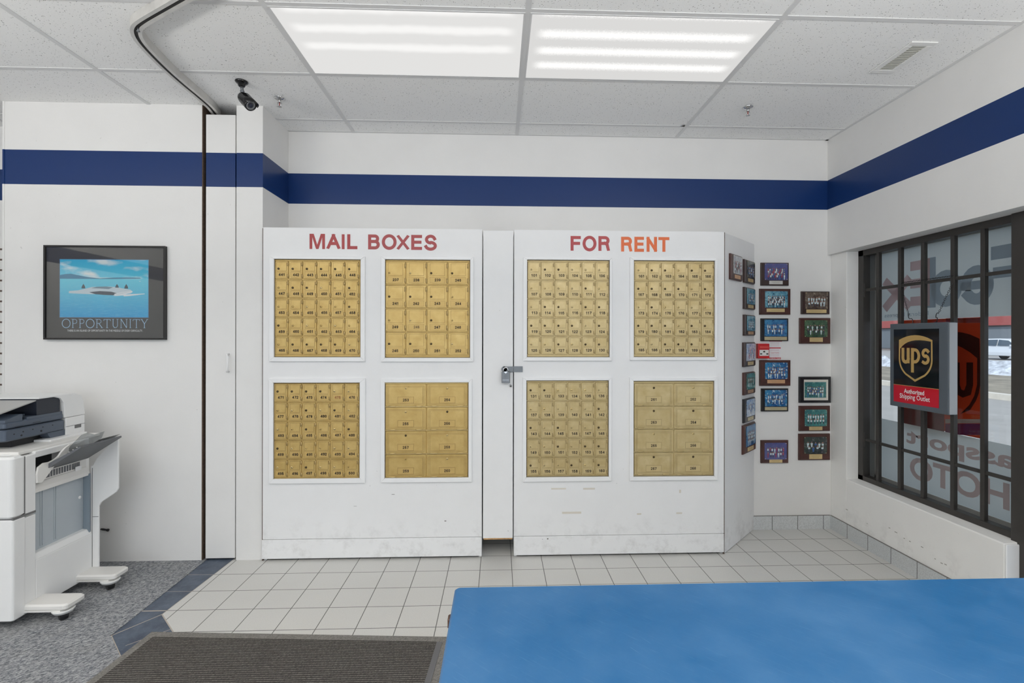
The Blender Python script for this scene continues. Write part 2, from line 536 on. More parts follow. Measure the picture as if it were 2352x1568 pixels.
        bmesh.ops.recalc_face_normals(bm, faces=bm.faces)
        bm.to_mesh(me); bm.free()
        me.update()
        o = bpy.data.objects.new(name, me); COL.objects.link(o)
        if parent is not None: o.parent = parent
        elif loc is not None: o.location = loc; o['_o'] = tuple(loc)
        if parent is not None: o['_o'] = tuple(org)
        if rotz: o.rotation_euler = (0, 0, rotz)
        if bevel:
            bv = o.modifiers.new('bevel', 'BEVEL'); bv.width = bevel; bv.segments = seg; bv.limit_method = 'ANGLE'; bv.angle_limit = 0.7
        return o


def tag(o, label, cat, group=None):
    o['label'] = label; o['category'] = cat
    if group: o['group'] = group
    return o


def thing(name, label, cat, loc, rotz=0, group=None):
    o = bpy.data.objects.new(name, None); COL.objects.link(o); o.empty_display_size = 0.1
    o.location = loc; o.rotation_euler = (0, 0, rotz); o['_o'] = tuple(loc)
    return tag(o, label, cat, group)


def struct(o):
    o['kind'] = 'structure'; return o


def sroot(name, loc=(0, 0, 0)):
    o = bpy.data.objects.new(name, None); COL.objects.link(o); o.location = loc; o['_o'] = tuple(loc); o['kind'] = 'structure'
    return o


_TC = {}


def text_data(s, bold=0.0, res=3):
    """outline of the built-in font as (verts2d, faces), normalised to cap box"""
    key = (s, bold, res)
    if key in _TC: return _TC[key]
    cu = bpy.data.curves.new('t', 'FONT'); cu.body = s; cu.size = 1; cu.offset = bold; cu.resolution_u = res; cu.fill_mode = 'FRONT'
    ob = bpy.data.objects.new('t', cu)
    me = ob.to_mesh()
    vs_ = [(p.co.x, p.co.y) for p in me.vertices]; fs = [tuple(p.vertices) for p in me.polygons]
    ob.to_mesh_clear(); bpy.data.objects.remove(ob); bpy.data.curves.remove(cu)
    _TC[key] = (vs_, fs)
    return _TC[key]


def add_text(mb, s, P, x0, x1, y0, y1, bold=0.02, res=3):
    """fit text s in box [x0,x1]x[y0,y1] (2-D), mapped by P(a,b)->3-D"""
    vs_, fs = text_data(s, bold, res)
    ax, bx = min(p[0] for p in vs_), max(p[0] for p in vs_); ay, by = min(p[1] for p in vs_), max(p[1] for p in vs_)
    off = len(mb.v)
    for p in vs_:
        mb.addv(P(x0 + (p[0] - ax) / (bx - ax) * (x1 - x0), y0 + (p[1] - ay) / (by - ay) * (y1 - y0)))
    for f in fs: mb.face([off + i for i in f])


def arc(cx, cy, rx, ry, a0, a1, n=10):
    return [(cx + rx * math.cos(math.radians(a0 + (a1 - a0) * i / n)), cy + ry * math.sin(math.radians(a0 + (a1 - a0) * i / n))) for i in range(n + 1)]


# grotesque capitals and figures as centre lines in a unit box: (relative width, [strokes])
GLY = {
    '0': (.56, [arc(.5, .5, .5, .5, 0, 360, 22)]),
    '1': (.40, [[(.02, .78), (.38, .82), (.62, 1)], [(.68, 0), (.68, 1)]]),
    '2': (.56, [arc(.5, .71, .48, .29, 175, -25) + [(.72, .42), (.25, .2), (.02, 0)], [(.0, 0), (1, 0)]]),
    '3': (.56, [arc(.48, .755, .44, .245, 165, -80), arc(.48, .27, .5, .27, 85, -165)]),
    '4': (.60, [[(.74, 0), (.74, 1)], [(.70, 1), (.02, .30)], [(0, .26), (1, .26)]]),
    '5': (.56, [[(.90, 1), (.16, 1)], [(.16, 1), (.06, .50)], [(.06, .50)] + arc(.48, .33, .5, .33, 130, -165)]),
    '6': (.56, [arc(.5, .29, .5, .29, 0, 360, 18), arc(.55, .50, .55, .50, 50, 180) + [(0, .30)]]),
    '7': (.56, [[(0, 1), (1, 1)], [(1, .98), (.62, .55), (.40, .2), (.34, 0)]]),
    '8': (.56, [arc(.5, .765, .42, .235, 0, 360, 16), arc(.5, .27, .5, .27, 0, 360, 18)]),
    '9': (.56, [arc(.5, .71, .5, .29, 0, 360, 18), arc(.45, .50, .55, .50, 230, 360) + [(1, .70)]]),
    'A': (.8, [[(0, 0), (.5, 1)], [(.5, 1), (1, 0)], [(.2, .33), (.8, .33)]]),
    'I': (.15, [[(.5, 0), (.5, 1)]]),
    'L': (.6, [[(0, 0), (0, 1)], [(0, 0), (1, 0)]]),
    'B': (.7, [[(0, 0), (0, 1)], [(0, 1)] + arc(.62, .77, .30, .23, 90, -90) + [(0, .54)], [(0, .54)] + arc(.62, .27, .38, .27, 90, -90) + [(0, 0)]]),
    'O': (.9, [arc(.5, .5, .5, .5, 0, 360, 30)]),
    'X': (.75, [[(.02, 0), (.98, 1)], [(.02, 1), (.98, 0)]]),
    'E': (.65, [[(0, 0), (0, 1)], [(0, 1), (1, 1)], [(0, .52), (.92, .52)], [(0, 0), (1, 0)]]),
    'F': (.65, [[(0, 0), (0, 1)], [(0, 1), (1, 1)], [(0, .50), (.9, .50)]]),
    'S': (.75, [arc(.5, .74, .43, .26, 15, 265, 14) + arc(.5, .26, .5, .26, 85, -165, 14)]),
    'R': (.75, [[(0, 0), (0, 1)], [(0, 1)] + arc(.62, .755, .33, .245, 90, -90) + [(0, .51)], [(.60, .51), (.84, .42), (.90, .2), (.97, 0)]]),
    'N': (.75, [[(0, 0), (0, 1)], [(1, 0), (1, 1)], [(.02, .98), (.98, .02)]]),
    'T': (.7, [[(.5, 0), (.5, 1)], [(-.05, 1), (1.05, 1)]]),
}


_RK = [0]


def ribbon(mb, pts, t, P, nrm=(0, -1, 0), cap=True):
    """constant-width mitred line with square ends, flat; every line lies a hair above the one before"""
    pts = [Vector(p) for p in pts]
    closed = (pts[0] - pts[-1]).length < 1e-6
    if closed: pts = pts[:-1]
    elif cap:
        pts[0] = pts[0] - (pts[1] - pts[0]).normalized() * t / 2; pts[-1] = pts[-1] + (pts[-1] - pts[-2]).normalized() * t / 2
    N = len(pts); v0 = len(mb.v); Vn = Vector(nrm); _RK[0] = (_RK[0] + 1) % 8; off = Vn * 6e-5 * _RK[0]
    L, Rr = [], []
    for i, p in enumerate(pts):
        a = pts[(i - 1) % N] if (closed or i > 0) else p
        c = pts[(i + 1) % N] if (closed or i < N - 1) else p
        d0 = (p - a).normalized() if (p - a).length > 1e-9 else (c - p).normalized()
        d1 = (c - p).normalized() if (c - p).length > 1e-9 else d0
        d = (d0 + d1).normalized(); n_ = Vector((-d.y, d.x)); k = 1 / max(.55, d.dot(d0))
        L.append(mb.addv(Vector(P(*(p + n_ * t / 2 * k))) + off)); Rr.append(mb.addv(Vector(P(*(p - n_ * t / 2 * k))) + off))
    for i in range(N if closed else N - 1):
        j = (i + 1) % N; mb.face((L[i], L[j], Rr[j], Rr[i]))


def add_glyphs(mb, txt, P, x0, x1, y0, y1, t, gap=0.12):
    _RK[0] = 0
    ws = [GLY[c][0] for c in txt]; H = y1 - y0
    tot = sum(ws) + gap * (len(txt) - 1); x = x0
    for c, w_ in zip(txt, ws):
        gw = (x1 - x0) * w_ / tot
        fx = lambda a: x + t / 2 + a * max(gw - t, 1e-6)
        for st in GLY[c][1]:
            mb_pts = [(fx(a), y0 + t / 2 + b_ * (H - t)) for a, b_ in st]
            ribbon(mb, mb_pts, t, lambda a, b_: P(a, min(max(b_, y0), y1)))
        x += gw + (x1 - x0) * gap / tot


# ================================================================== THE ROOM
YF = -0.40       # face of the left wall panels
YC = -0.42       # face of the mailbox cabinets

# floor: white tile field, slate border, carpet
fl = sroot('floor')
white_poly = [(-4.285, 0.02), (0.06, 0.02), (0.06, -8), (-2.0, -8), (-2.0, -3.375), (-4.335, -1.04)]
m_ = MB(); m_.prism(white_poly, 'z', -0.02, 0.0); m_.build('tile_field', tile_m, fl)
slate_poly = [(-4.49, 0.02), (-4.285, 0.02), (-4.335, -1.04), (-2.0, -3.375), (-2.0, -3.64), (-4.459, -1.225)]
m_ = MB()
m_.prism(slate_poly, 'z', -0.02, -0.0005); m_.build('slate_border', slate_m, fl)
m_ = MB()


def gl(a, b_, wd=0.004):
    a, b_ = Vector(a), Vector(b_); d = (b_ - a).normalized(); n_ = Vector((-d.y, d.x)) * wd / 2
    m_.poly([(*(a + n_), 0.0003), (*(b_ + n_), 0.0003), (*(b_ - n_), 0.0003), (*(a - n_), 0.0003)])


for yy in (-0.60, -0.803, -1.004):
    t = (yy + 0.0) / -1.04
    gl((-4.485 + 0.02 * t, yy + (0.004 if yy > -0.9 else 0)), (-4.288 - 0.045 * t, yy), 0.0035 if yy > -0.95 else 0.009)
gl((-4.459, -1.225), (-4.335, -1.04), 0.006)
gl((-4.335, -1.04), (-4.0, -1.375), 0.006)
gl((-4.285, 0.0), (-4.335, -1.04), 0.004)
for k in (0.14, 0.34, 0.54):
    gl((-4.335 + k * 0.98, -1.04 - k * 0.98), (-4.335 + k * 0.98 - 0.13, -1.04 - k * 0.98 - 0.13), 0.004)
gl((-4.459, -1.225), (-4.2, -1.48), 0.01)
m_.build('grout', grout_m, fl)
m_ = MB(); m_.prism([(-8.5, 0.02), (-4.49, 0.02), (-4.459, -1.225), (-2.0, -3.64), (-2.0, -8), (-8.5, -8)], 'z', -0.02, 0.003)
m_.build('carpet', carpet_m, fl)

# ceiling
ce = MB(); ce.box(-8.5, 0.25, -8.2, 0.25, CEIL, CEIL + 0.1)
ceil_o = struct(ce.build('ceiling', ceil_m))
m_ = MB()
hw = 0.0125
cx_lines = [GX - F4 * c for c in range(-0, 6)]
for k, x in enumerate(cx_lines):
    m_.box(x - hw, x + hw, -8, 0, CEIL - 0.004, CEIL + 0.01)
for k in range(0, 13):
    y = GY - F2 * k
    m_.box(-8.3, 0, y - hw, y + hw, CEIL - 0.0035, CEIL + 0.01)
m_.box(-4.11, 0, -0.022, 0, CEIL - 0.003, CEIL + 0.01)
m_.box(-0.022, 0, -8, 0, CEIL - 0.003, CEIL + 0.01)
m_.build('ceiling_grid', grid_m, ceil_o, bevel=0)
# shadow gaps where tiles sit badly in the grid
m_ = MB()
for (pts) in ([(1561, 290), (1574, 287), (1572, 291)], [(2090, 193), (2352, 0)]):
    if len(pts) == 3: m_.poly([tuple(hz(u, v, CEIL - 0.006)) for u, v in pts])
m_.build('tile_gap', gap_m, ceil_o)

# walls
m_ = MB(); m_.box(-4.3, 0.25, 0, 0.12, -0.02, CEIL); struct(m_.build('wall_back', wall_m))
m_ = MB(); m_.box(-8.5, -4.3, 0, 0.12, -0.02, CEIL); struct(m_.build('wall_back_left', wall_m))
m_ = MB(); m_.box(-8.6, -8.5, -8.2, 0.12, -0.02, CEIL); struct(m_.build('wall_left', wall_m))
m_ = MB(); m_.box(-8.5, 0.25, -8.2, -8.1, -0.02, 0.3); m_.box(-8.5, 0.25, -8.2, -8.1, 2.6, CEIL); m_.box(-8.5, -7.05, -8.2, -8.1, 0.3, 2.6); m_.box(-0.95, 0.25, -8.2, -8.1, 0.3, 2.6); struct(m_.build('wall_front', wall_m))
m_ = MB(); m_.box(-7.05, -0.95, -8.17, -8.16, 0.3, 2.6); struct(m_.build('fill_window', glass_m))  # unseen window, added to go with the front fill lamp
# left partition with raw edge beside the door slot
m_ = MB(); m_.box(-5.765, -4.506, YF, -0.03, 0.0, CEIL)
m_.mat(1).box(-4.506, -4.500, YF + 0.001, -0.03, 0.0, CEIL)
struct(m_.build('wall_partition_left', [wall_m, woodedge_m]))
m_ = MB(); m_.box(-5.774, -5.762, YF - 0.003, YF + 0.02, 0, CEIL); struct(m_.build('trim_1', wall_m))
# pilaster between the slot and the mailbox alcove
m_ = MB(); m_.box(-4.283, -4.112, YF, -0.0, 0.0, CEIL); struct(m_.build('wall_pilaster', wall_m))
# back of the slot, coloured dark for the shade inside
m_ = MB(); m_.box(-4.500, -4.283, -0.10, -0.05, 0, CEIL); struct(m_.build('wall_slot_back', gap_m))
# narrow pocket door in the slot
dr = MB(); dr.box(-4.483, -4.292, YF + 0.004, YF + 0.035, 0.012, 2.948)
door1 = struct(dr.build('door_1', wall_m, bevel=0.0015))
hp = hy(526, 833, YF)
m_ = MB()
m_.tube([(hp.x - .004, YF + .004, hp.z + .058), (hp.x - .004, YF - .022, hp.z + .055), (hp.x + .008, YF - .032, hp.z + .045), (hp.x + .008, YF - .032, hp.z - .045), (hp.x - .004, YF - .022, hp.z - .055), (hp.x - .004, YF + .004, hp.z - .058)], 0.006, 8)
m_.build('door_handle', trim_m, door1)

# right wall: header, window jamb, sill wall
m_ = MB(); m_.box(0.0, 0.25, -8.1, 0.0, 2.119, CEIL); struct(m_.build('wall_right_header', wall_m))
m_ = MB(); m_.box(0.03, 0.25, -0.171, 0.0, 0, 2.119); struct(m_.build('wall_right', low_m, bevel=0.004))
m_ = MB(); m_.prism([(0.03, 0), (0.03, 0.424), (0.036, 0.429), (0.13, 0.436), (0.25, 0.436), (0.25, 0)], 'y', -1.312, -0.171); struct(m_.build('wall_right_sill', low_m, bevel=0.003))
m_ = MB(); m_.box(0.033, 0.118, -1.322, -1.3125, 0.0, 0.426); struct(m_.build('trim_2', trim_m, bevel=0.004))
m_ = MB(); m_.box(0.0, 0.25, -8.1, -5.6, 0, 2.119); struct(m_.build('wall_right_rear', wall_m))

# tile skirting
m_ = MB(); m_.box(-0.585, 0.03, -0.010, 0.0, 0, 0.1035); struct(m_.build('baseboard_back', base_m))
m_ = MB(); m_.box(0.020, 0.03, -1.312, -0.010, 0, 0.1035); struct(m_.build('baseboard_right', base_m))
m_ = MB(); m_.box(-0.585, 0.02, -0.0102, -0.0005, 0.1035, 0.106); m_.box(0.0195, 0.0305, -1.312, -0.01, 0.1035, 0.106); struct(m_.build('trim_3', mat('skirting_caulk', (120, 118, 114), 0.8)))

# ------------------------------------------------------------------ the window
win = sroot('window_1', (0.13, -0.73, 0.43))
YA, YB = -0.171, -1.36
m_ = MB()      # outer frame (painted dark bronze)
m_.box(0.118, 0.17, YB, YA, 0.432, 0.470)
m_.box(0.118, 0.17, YB, YA, 2.077, 2.119)
m_.box(0.118, 0.17, -0.222, YA, 0.432, 2.119)
m_.build('window_frame', bronze, win, bevel=0.002)
m_ = MB()      # deep reveal
m_.box(0.17, 0.25, -0.20, YA, 0.436, 2.119)
m_.box(0.17, 0.25, YB, YA, 0.436, 0.446)
m_.box(0.17, 0.25, YB, YA, 2.100, 2.119)
m_.build('window_reveal', bronze2, win)
m_ = MB()      # glazing beads
m_.box(0.222, 0.245, -0.235, -0.20, 0.446, 2.10)
m_.box(0.222, 0.245, YB, -0.20, 0.446, 0.475)
m_.box(0.222, 0.245, YB, -0.20, 2.085, 2.11)
m_.build('glazing_bead', mat('aluminium_bead', (176, 176, 172), 0.4, 0.4), win)
for yy in (-0.351, -0.541, -0.7205, -0.925, -1.106):
    m_ = MB(); m_.box(0.122, 0.146, yy - 0.0125, yy + 0.0125, 0.468, 2.08)
    m_.build('security_bar', bronze, win, bevel=0.002)
for zz in (1.826, 0.735):
    m_ = MB(); m_.box(0.127, 0.141, -1.285, -0.215, zz - 0.010, zz + 0.010)
    m_.box(0.121, 0.131, -0.232, -0.212, zz - 0.05, zz + 0.05)
    m_.build('security_crossbar', bronze, win, bevel=0.0015)
m_ = MB(); m_.box(0.2315, 0.2365, YB, -0.20, 0.44, 2.11)
m_.build('window_glass', glass_m, win)
XG = 0.2305
def onglass(a, b_): return (XG, a, b_)
m_ = MB(); m_.box(XG, XG + 0.0008, YB, -0.236, 1.600, 2.087); m_.build('frosted_film', frost_m, win)
m_ = MB(); m_.box(XG, XG + 0.0008, YB, -0.236, 0.476, 0.893); m_.build('frosted_film', frost_m, win)
# heavy post at the end of the window and the shop door beyond it
m_ = MB(); m_.box(0.10, 0.25, -1.40, -1.279, 0.0, 2.119); m_.build('corner_post', bronze, win, bevel=0.003)

# lettering on the film, written to be read from the street
def glass_text(mb, s, u0, u1, z0, z1, bold=0.03, dx=-0.0006, y0=None, y1=None):
    ya = hx(u0, 700, XG).y if y0 is None else y0; yb = hx(u1, 700, XG).y if y1 is None else y1
    # reads right-to-left from inside: letter start (left) lies at the larger u
    add_text(mb, s, lambda a, b_: (XG + dx, a, b_), yb, ya, z0, z1, bold, 4)


m_ = MB(); m_.mat(0)
def LP(pts, mi):
    m_.mat(mi); m_.poly([(XG - 0.0006 - 0.0001 * mi, hx(u, v, XG).y, hx(u, v, XG).z) for u, v in pts])
# big F (seen mirrored)
yF0, yF1 = hx(2368, 700, XG).y, hx(2276, 700, XG).y
zt, zb_ = 1.99, 1.685
tF = 0.075
m_.poly([onglass(yF0, zb_), onglass(yF0 + tF, zb_), onglass(yF0 + tF, zt), onglass(yF0, zt)])
m_.poly([onglass(yF0 + tF, zt - 0.075), onglass(yF1, zt - 0.075), onglass(yF1, zt), onglass(yF0 + tF, zt)])
m_.poly([onglass(yF0 + tF, zt - 0.18), onglass(yF1 - 0.012, zt - 0.18), onglass(yF1 - 0.012, zt - 0.118), onglass(yF0 + tF, zt - 0.118)])
m_.v = [Vector((XG - 0.0006, p.y, p.z)) for p in m_.v]
PG = lambda a, b_: (XG - 0.0007, a, b_)
def gy_(u): return hx(u, 700, XG).y
def GR(pts, t): ribbon(m_, pts, t, PG, (-1, 0, 0))
e0_, e1_ = gy_(2283), gy_(2206)        # e, seen from behind: bowl open towards larger y
ec, er = (e0_ + e1_) / 2, (e1_ - e0_) / 2 - .033
GR([(ec + er, 1.79)] + arc(ec, 1.785, er, .082, 10, 180, 10) + arc(ec, 1.785, er, .082, 180, 318, 10), .066)
GR([(ec - er, 1.785), (ec + er, 1.785)], .05)
d0_, d1_ = gy_(2210), gy_(2127)
GR([(d1_ - .036, 1.957), (d1_ - .036, 1.707)], .072)
dc = (d0_ + d1_ - .036) / 2; dr = (d1_ - .036 - d0_) / 2 - .033
GR(arc(dc, 1.785, dr, .082, 0, 360, 20), .066)
glass_text(m_, 'Federal Express', 2032, 2133, 1.615, 1.652, 0.0)
m_.build('window_lettering', fedg_m, win)
m_ = MB()
E0, E1 = gy_(2136), gy_(2090)
GR([(E0 + .036, 1.957), (E0 + .036, 1.72)], .072)
for zz in (1.958, 1.84, 1.722): GR([(E0 + .04, zz), (E1 - .035, zz)], .062)
x0_, x1_ = gy_(2092), gy_(2030)
GR([(x0_ + .03, 1.865), (x1_ - .03, 1.705)], .062); GR([(x0_ + .03, 1.705), (x1_ - .03, 1.865)], .062)
m_.build('window_lettering', fedr_m, win)
m_ = MB()
yP = lambda u: hx(u, 1000, XG).y
glass_text(m_, 'Passport', 0, 0, 0.735, 0.865, 0.03, y0=yP(2082), y1=yP(2382))
glass_text(m_, 'PHOTO', 0, 0, 0.535, 0.685, 0.03, y0=yP(2090), y1=yP(2372))
m_.build('window_lettering', passr_m, win)

# storefront door glazing behind the post, towards the viewer
sf = sroot('window_2', (0.13, -3.5, 0))
m_ = MB()
m_.box(0.12, 0.20, -5.6, -1.40, 0.0, 0.10); m_.box(0.12, 0.20, -5.6, -1.40, 2.05, 2.119)
for yy in (-2.4, -3.5, -4.6, -5.55): m_.box(0.12, 0.20, yy - 0.05, yy + 0.05, 0.1, 2.05)
m_.build('window_frame', bronze, sf, bevel=0.003)
m_ = MB(); m_.box(0.158, 0.164, -5.6, -1.40, 0.1, 2.05); m_.build('window_glass', glass_m, sf)

# ------------------------------------------------------------------ orange poster standing outside against the pane
XP = 0.262
po = thing('window_poster', 'orange-red poster with a dark shield shape, seen through the window behind the hanging sign', 'poster', (XP, -0.83, 0.9))
def pp(u, v, d=0.0):
    p = hx(u, v, XP); return (XP - d, p.y, p.z)
def cropP(x, y, d=0.0): return pp(1980 + x / 5.226, 700 + y / 5.226, d)
oran = film_mat('orange_poster', (196, 74, 40), 0.3); brn = film_mat('brown_poster_ink', (78, 34, 26), 0.2)
brick = film_mat('dark_red_poster', (150, 50, 34), 0.3); purp = film_mat('purple_poster_strip', (112, 44, 74), 0.3); pale = film_mat('pale_poster_strip', (190, 170, 160), 0.3)
pa = hx(2072, 740, XP); pb = hx(2257, 730, XP)
ztop, zbot = 1.598, hx(2257, 1008, XP).z
m_ = MB(); m_.box(XP, XP + 0.006, pb.y, pa.y, zbot, ztop); m_.build('poster_panel', oran, po)
m_ = MB()
m_.mat(0).poly([cropP(x, y, 0.0012) for x, y in ((1010, 160), (1445, 160), (1445, 215), (1010, 215))])
m_.mat(1)
outer = [(1000, 330), (1100, 320), (1200, 330), (1300, 355), (1412, 405), (1422, 950), (1405, 1060), (1370, 1150), (1300, 1260), (1250, 1310)]
inner = [(1180, 1310), (1290, 1200), (1350, 1090), (1382, 960), (1384, 640), (1300, 570), (1200, 510), (1100, 470), (1000, 460)]
for i in range(len(outer) - 1):
    j = len(inner) - 1 - i
    jj = max(0, j - 1)
    if j > 0: m_.poly([cropP(*outer[i], 0.0012), cropP(*outer[i + 1], 0.0012), cropP(*inner[jj], 0.0012), cropP(*inner[j], 0.0012)])
m_.stroke([(1135, 690), (1135, 960), (1160, 1040), (1215, 1070), (1270, 1050), (1295, 960), (1295, 690)], 80, lambda a, b_: cropP(a, b_, 0.0013))
m_.mat(2).poly([cropP(x, y, 0.0012) for x, y in ((1000, 1370), (1445, 1370), (1445, 1420), (1000, 1420))])
m_.mat(3).poly([cropP(x, y, 0.0012) for x, y in ((1000, 1425), (1445, 1425), (1445, 1560), (1000, 1560))])
m_.mat(4).poly([cropP(x, y, 0.0012) for x, y in ((490, 1240), (990, 1240), (990, 1570), (490, 1450))])
m_.build('printed_design', [brick, brn, pale, purp, film_mat('dusky_red_strip', (120, 70, 66), 0.3)], po)

# ------------------------------------------------------------------ hanging shipping sign
XS = 0.05
us = thing('hanging_sign', 'square grey-framed ups sign with gold shield hanging on chains in the window', 'sign', (0.075, -0.765, 1.03))
ya_, yb_, z0_, z1_ = -0.552, -0.977, 1.031, 1.569
m_ = MB(); m_.box(XS, 0.10, yb_, ya_, z0_, z1_)
m_.build('sign_case', mat('slate_grey_plastic', (84, 92, 100), 0.35), us, bevel=0.004)
m_ = MB(); m_.box(XS + 0.006, 0.1015, yb_ - 0.0035, yb_ + 0.0005, z0_ + 0.004, z1_ - 0.004); m_.build('sign_side', mat('silver_grey_plastic', (160, 164, 168), 0.4), us)
def sp_(x, y, d=0.0):
    p = hx(1980 + x / 5.226, 700 + y / 5.226, XS); return (XS - 0.001 - d, p.y, p.z)
fTL, fBR = sp_(385, 282), sp_(995, 1272)
face_y0, face_y1 = -0.585, -0.918
fz0, fz1 = 1.062, 1.532
def FP(a, b_, d=0.0):   # a 0..1 left-to-right seen from the room, b 0..1 bottom-to-top
    return (XS - 0.0012 - d, face_y0 + (face_y1 - face_y0) * a, fz0 + (fz1 - fz0) * b_)
m_ = MB()
m_.poly([FP(0, 0.235), FP(1, 0.235), FP(1, 1), FP(0, 1)])
m_.build('sign_face', gloss_black, us)
m_ = MB(); m_.poly([FP(0, 0), FP(1, 0), FP(1, 0.235), FP(0, 0.235)])
m_.build('red_panel', mat('glossy_red', (196, 24, 42), 0.15), us)
gold = mat('gold_print', (206, 170, 104), 0.3, 0.3)
m_ = MB()
so_ = [(0.12, 0.86), (0.22, 0.905), (0.35, 0.93), (0.5, 0.938), (0.65, 0.93), (0.78, 0.905), (0.875, 0.865), (0.88, 0.60), (0.865, 0.50), (0.80, 0.42), (0.70, 0.365), (0.50, 0.30), (0.30, 0.375), (0.19, 0.44), (0.13, 0.52), (0.115, 0.60)]
def bez(p0, p1, p2, n=8):
    return [((1 - t) ** 2 * p0[0] + 2 * t * (1 - t) * p1[0] + t * t * p2[0], (1 - t) ** 2 * p0[1] + 2 * t * (1 - t) * p1[1] + t * t * p2[1]) for t in [i / n for i in range(n + 1)]]
outl = bez((0.13, 0.855), (0.50, 0.985), (0.87, 0.855)) + bez((0.875, 0.60), (0.875, 0.47), (0.72, 0.385), 6) + [(0.50, 0.30)] + bez((0.28, 0.385), (0.125, 0.47), (0.125, 0.60), 6)
inl = bez((0.16, 0.735), (0.34, 0.90), (0.84, 0.835)) + bez((0.842, 0.60), (0.842, 0.485), (0.70, 0.405), 6) + [(0.50, 0.332)] + bez((0.30, 0.405), (0.158, 0.485), (0.158, 0.60), 6)
m_.mat(0)
n_ = len(outl)
for i in range(n_):
    j = (i + 1) % n_
    m_.poly([FP(*outl[i], .0006), FP(*outl[j], .0006), FP(*inl[j], .0006), FP(*inl[i], .0006)])
FPs = lambda a, b_: FP(a, b_, 0.0008)
Pm_ = lambda a, b_: FP(a / 0.333, b_ / 0.47, 0.0008)      # metric, so the strokes keep their width
def UL(pts, t): ribbon(m_, [(a * 0.333, b_ * 0.47) for a, b_ in pts], t, Pm_, (-1, 0, 0))
UL([(0.225, 0.725)] + [(0.225, 0.62)] + arc(.288, .612, .063, .055, 180, 340, 10), 0.022)
UL([(0.348, 0.725), (0.348, 0.565)], 0.022)
UL([(0.445, 0.725), (0.445, 0.445)], 0.022)
UL([(0.445, 0.722)] + arc(.50, .645, .085, .079, 90, -90, 12) + [(0.445, 0.567)], 0.020)
UL(arc(.732, .685, .058, .043, 35, 255, 10) + arc(.722, .604, .066, .048, 75, -130, 10), 0.019)
m_.poly([FP(0, 0.235, .0009), FP(1, 0.235, .0009), FP(1, 0.241, .0009), FP(0, 0.241, .0009)])
m_.build('shield_emblem', gold, us)
m_ = MB()
add_text(m_, 'Authorized', lambda a, b_: FP(a, b_, .0009), 0.25, 0.70, 0.135, 0.195, 0.02)
add_text(m_, 'Shipping Outlet', lambda a, b_: FP(a, b_, .0009), 0.15, 0.82, 0.04, 0.125, 0.008)
m_.build('sign_text', mat('white_print', (240, 240, 240), 0.4), us)


def chain(p0, p1, nlink, nm):
    m_ = MB(); p0, p1 = Vector(p0), Vector(p1); d = (p1 - p0) / nlink; L = d.length
    dd = d.normalized(); u = dd.orthogonal().normalized(); w_ = dd.cross(u)
    for i in range(nlink):
        c = p0 + d * (i + 0.5); s_ = u if i % 2 else w_
        m_.tube([c + dd * (L * 0.68 * math.cos(t)) + s_ * (0.0042 * math.sin(t)) for t in [2 * PI * k / 8 for k in range(8)]], 0.0011, 5, True)
    return m_.build(nm, black, us)


h1, h2 = Vector((0.075, -0.70, 1.571)), Vector((0.075, -0.862, 1.571))
chain((0.118, -0.565, 1.80), (0.08, -0.668, 1.625), 17, 'chain')
chain((0.118, -0.932, 1.80), (0.08, -0.880, 1.622), 16, 'chain')
chain((0.120, -0.565, 1.842), (0.120, -0.932, 1.842), 32, 'chain')
for (hA, hB) in (((0.08, -0.668, 1.628), h1), ((0.08, -0.880, 1.626), h2)):
    A, B = Vector(hA), Vector(hB); m_ = MB()
    s_ = Vector((0, 1, 0)); pts = []
    for k in range(17):
        t = k / 16; pts.append(A.lerp(B, t) + s_ * 0.010 * math.sin(2 * PI * t) + Vector((0, 0, 0.006 * math.sin(4 * PI * t))))
    m_.tube(pts, 0.0022, 6); m_.cyl(B + Vector((0, 0.004, -0.003)), B + Vector((0, -0.018, -0.003)), 0.0028, n=8)
    m_.build('chain_hook', black, us)

# ------------------------------------------------------------------ mailbox cabinets
ZT = 2.200


def px_rect(r, y):
    u0, v0, u1, v1 = r
    um, vm = (u0 + u1) / 2, (v0 + v1) / 2
    return hy(u0, vm, y).x, hy(u1, vm, y).x, hy(um, v1, y).z, hy(um, v0, y).z


